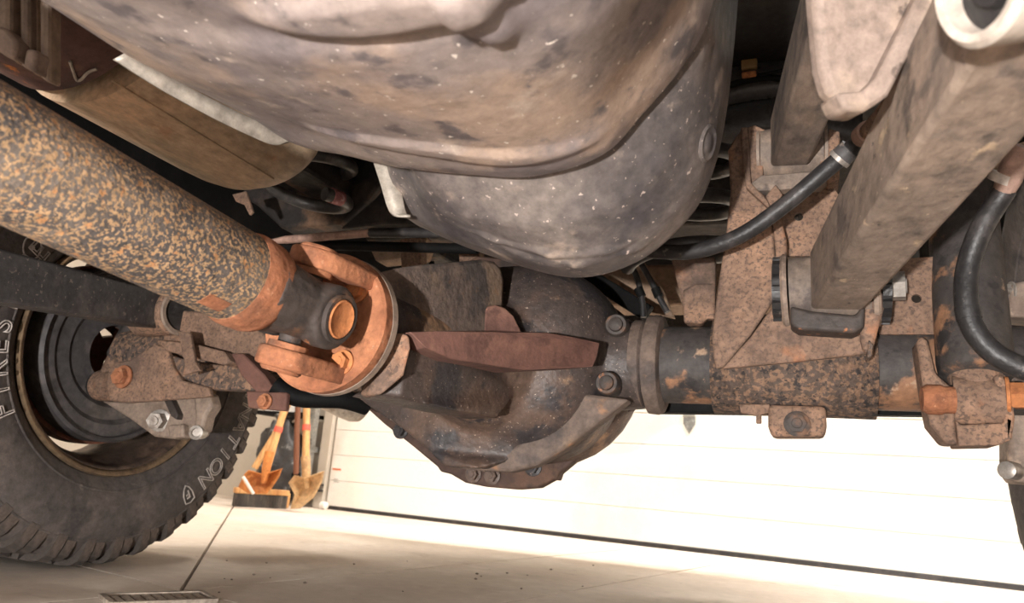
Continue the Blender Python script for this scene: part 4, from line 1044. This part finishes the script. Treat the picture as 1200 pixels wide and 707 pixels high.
def text_mesh(ch, size, bev):
    cu = bpy.data.curves.new('t', 'FONT'); cu.body = ch; cu.size = size; cu.align_x = 'CENTER'; cu.align_y = 'CENTER'
    cu.fill_mode = 'NONE'; cu.bevel_depth = bev; cu.bevel_resolution = 0; cu.resolution_u = 6
    o = bpy.data.objects.new('t', cu); COL.objects.link(o)
    bpy.context.view_layer.update()
    me = bpy.data.meshes.new_from_object(o.evaluated_get(bpy.context.evaluated_depsgraph_get()))
    bpy.data.objects.remove(o); bpy.data.curves.remove(cu)
    return me
def sidewall(ang, r, x=-.0235):
    return lwc + Vector((-x, 0, 0)) * 1 + Vector((0, math.cos(ang) * r, math.sin(ang) * r))
def ang_of(u, v):
    p = P(u, v, X=WX + .022) - lwc
    return math.atan2(p.z, p.y), math.hypot(p.y, p.z)
def place_letter(ch, ang, r, size=.05, wide=1.0):
    me = text_mesh(ch, size, .0014)
    # letter axes: up = outward radial, right = clockwise as seen from +X looking to -X ; normal +X
    upv = Vector((0, math.cos(ang), math.sin(ang))); nx = Vector((1, 0, 0)); rt = upv.cross(nx)
    Mx = Matrix((rt * wide, upv, nx)).transposed().to_4x4(); Mx.translation = lwc + nx * .0243 + upv * r
    me.transform(Mx)
    return link('letter', me, m_letter, lti, smooth=0)
aN, rN = ang_of(242, 564); aA, rA = ang_of(278, 498)
step = (aA - aN) / 4
rL = .331
for k, ch in enumerate('DESTINATION'):
    place_letter(ch, aN + step * (10 - k), rL, wide=1.05)
# shield mark after the word
ash, _ = ang_of(220, 581)
upv = Vector((0, math.cos(ash), math.sin(ash))); nx = Vector((1, 0, 0)); rt = upv.cross(nx)
sc_ = lwc + nx * .0243 + upv * rL
sh_pts = [(-.013, .017), (0, .021), (.013, .017), (.013, .0), (.008, -.013), (0, -.021), (-.008, -.013), (-.013, 0)]
bm = NB(); sweep(bm, [sc_ + rt * x + upv * y for x, y in sh_pts], .0016, 6, closed=True); obj('shield_mark', bm, m_letter, lti, smooth=0)
me = text_mesh('F', .024, .001); Mx = Matrix((rt, upv, nx)).transposed().to_4x4(); Mx.translation = sc_; me.transform(Mx); link('letter', me, m_letter, lti, smooth=0)
aF, _ = ang_of(7, 481)
for k, ch in enumerate('FIRESTONE'):
    place_letter(ch, aF - math.radians(7.1) * k, .294, wide=1.0)
ao, ro = ang_of(38, 290)
bm = NB(); q = P(38, 290, X=WX + .0243); ux = Vector((0, 1, 0))
sweep(bm, [q + Vector((0, math.cos(2 * math.pi * k / 24) * .016, math.sin(2 * math.pi * k / 24) * .022)) for k in range(24)], .0016, 6, closed=True); obj('oval_mark', bm, m_letter, lti, smooth=0)
bm = NB(); lathe(bm, [(0, .005), (.0012, .004)], q, (1, 0, 0), 12); obj('oval_mark_dot', bm, m_letter, lti, smooth=0)

# brake backing plate inside the left wheel
t = thing('brake_backing_plate', 'dark grey ringed brake backing plate inside the left wheel', 'brake disc', lwc + Vector((-.08, 0, -.2)))
bm = NB(); lathe(bm, [(.035, .06), (.035, .10), (.028, .11), (.030, .135), (.022, .145), (.024, .168), (.014, .170), (.010, .175), (.016, .180), (.06, .180), (.06, .06)], lwc + Vector((-.02, 0, 0)), (-1, 0, 0), 72, cap=False); obj('plate', bm, m_rotor, t, smooth=.5)
bm = NB(); lathe(bm, [(.065, .06), (.065, .186), (.10, .186), (.10, .06)], lwc + Vector((-.02, 0, 0)), (-1, 0, 0), 72, cap=False); obj('rotor_edge', bm, m_rotorrust, t, smooth=.5)

# grey caliper and boxed bracket at the right wheel
t = thing('brake_caliper', 'grey brake caliper at the right border below the shock mount', 'brake caliper', P(1192, 520, Y=1.15))
plate('body', [(1182, 474), (1188, 466), (1220, 462), (1220, 568), (1190, 566), (1183, 550)], 1.13, .06, m_caliper, t, bevel=.006)
bm = NB(); lathe(bm, [(-.01, .011), (.012, .011), (.014, .007)], P(1185, 552, Y=1.12), (-.6, -.8, 0), 16); obj('guide_pin', bm, m_zinc, t)
t = thing('sensor_bracket', 'small grey box bracket with a bolt at the right border beside the hose', 'bracket', P(1195, 350, Y=1.1))
plate('box', [(1186, 332), (1220, 326), (1220, 374), (1184, 371), (1183, 350)], 1.10, .05, m_caliper, t, bevel=.003)
bm = NB(); bolt(bm, P(1186, 342, Y=1.11), (-1, -.2, 0), .010, .008); obj('bolt', bm, m_zinc, t)
bm = NB(); sweep(bm, catmull([P(1163, 262, Y=1.12), P(1161, 300, Y=1.12), P(1163, 336, Y=1.12)], 6), [.006, .007, .005], 10, flat=.5)
tag(obj('pale_strap', bm, m_white), 'pale thin strap behind the right hose near the shock absorber', 'strap')
t = thing('added_gap_sheet', 'added black sheet behind the right tyre, blocking the bright door at the border', 'blocking sheet', P(1200, 300, Y=1.62))  # added black sheet, keeps the gap dark where the white door would show
plate('dark_sheet', [(1095, 90), (1330, 60), (1330, 470), (1186, 470), (1172, 400), (1165, 250)], 1.62, .006, m_black, t, bevel=.001)
plate('top_bar', [(1095, 84), (1330, 54), (1330, 70), (1095, 100)], 1.61, .02, m_black, t, bevel=.002)
# small grit on the floor
for k in range(20):
    u = random.uniform(230, 800); v = random.uniform(655, 702)
    p = P(u, v, Z=0); s = random.uniform(.0015, .0038)
    bm = NB(); bmesh.ops.create_icosphere(bm, subdivisions=1, radius=s, matrix=Matrix.Translation(p + Vector((0, 0, s * .55))) @ Matrix.Diagonal((1.3, 1, .6, 1)))
    tag(obj('pebble', bm, m_joint, smooth=0), 'tiny dark pebble of grit lying on the concrete floor', 'pebble', 'grit on the floor')
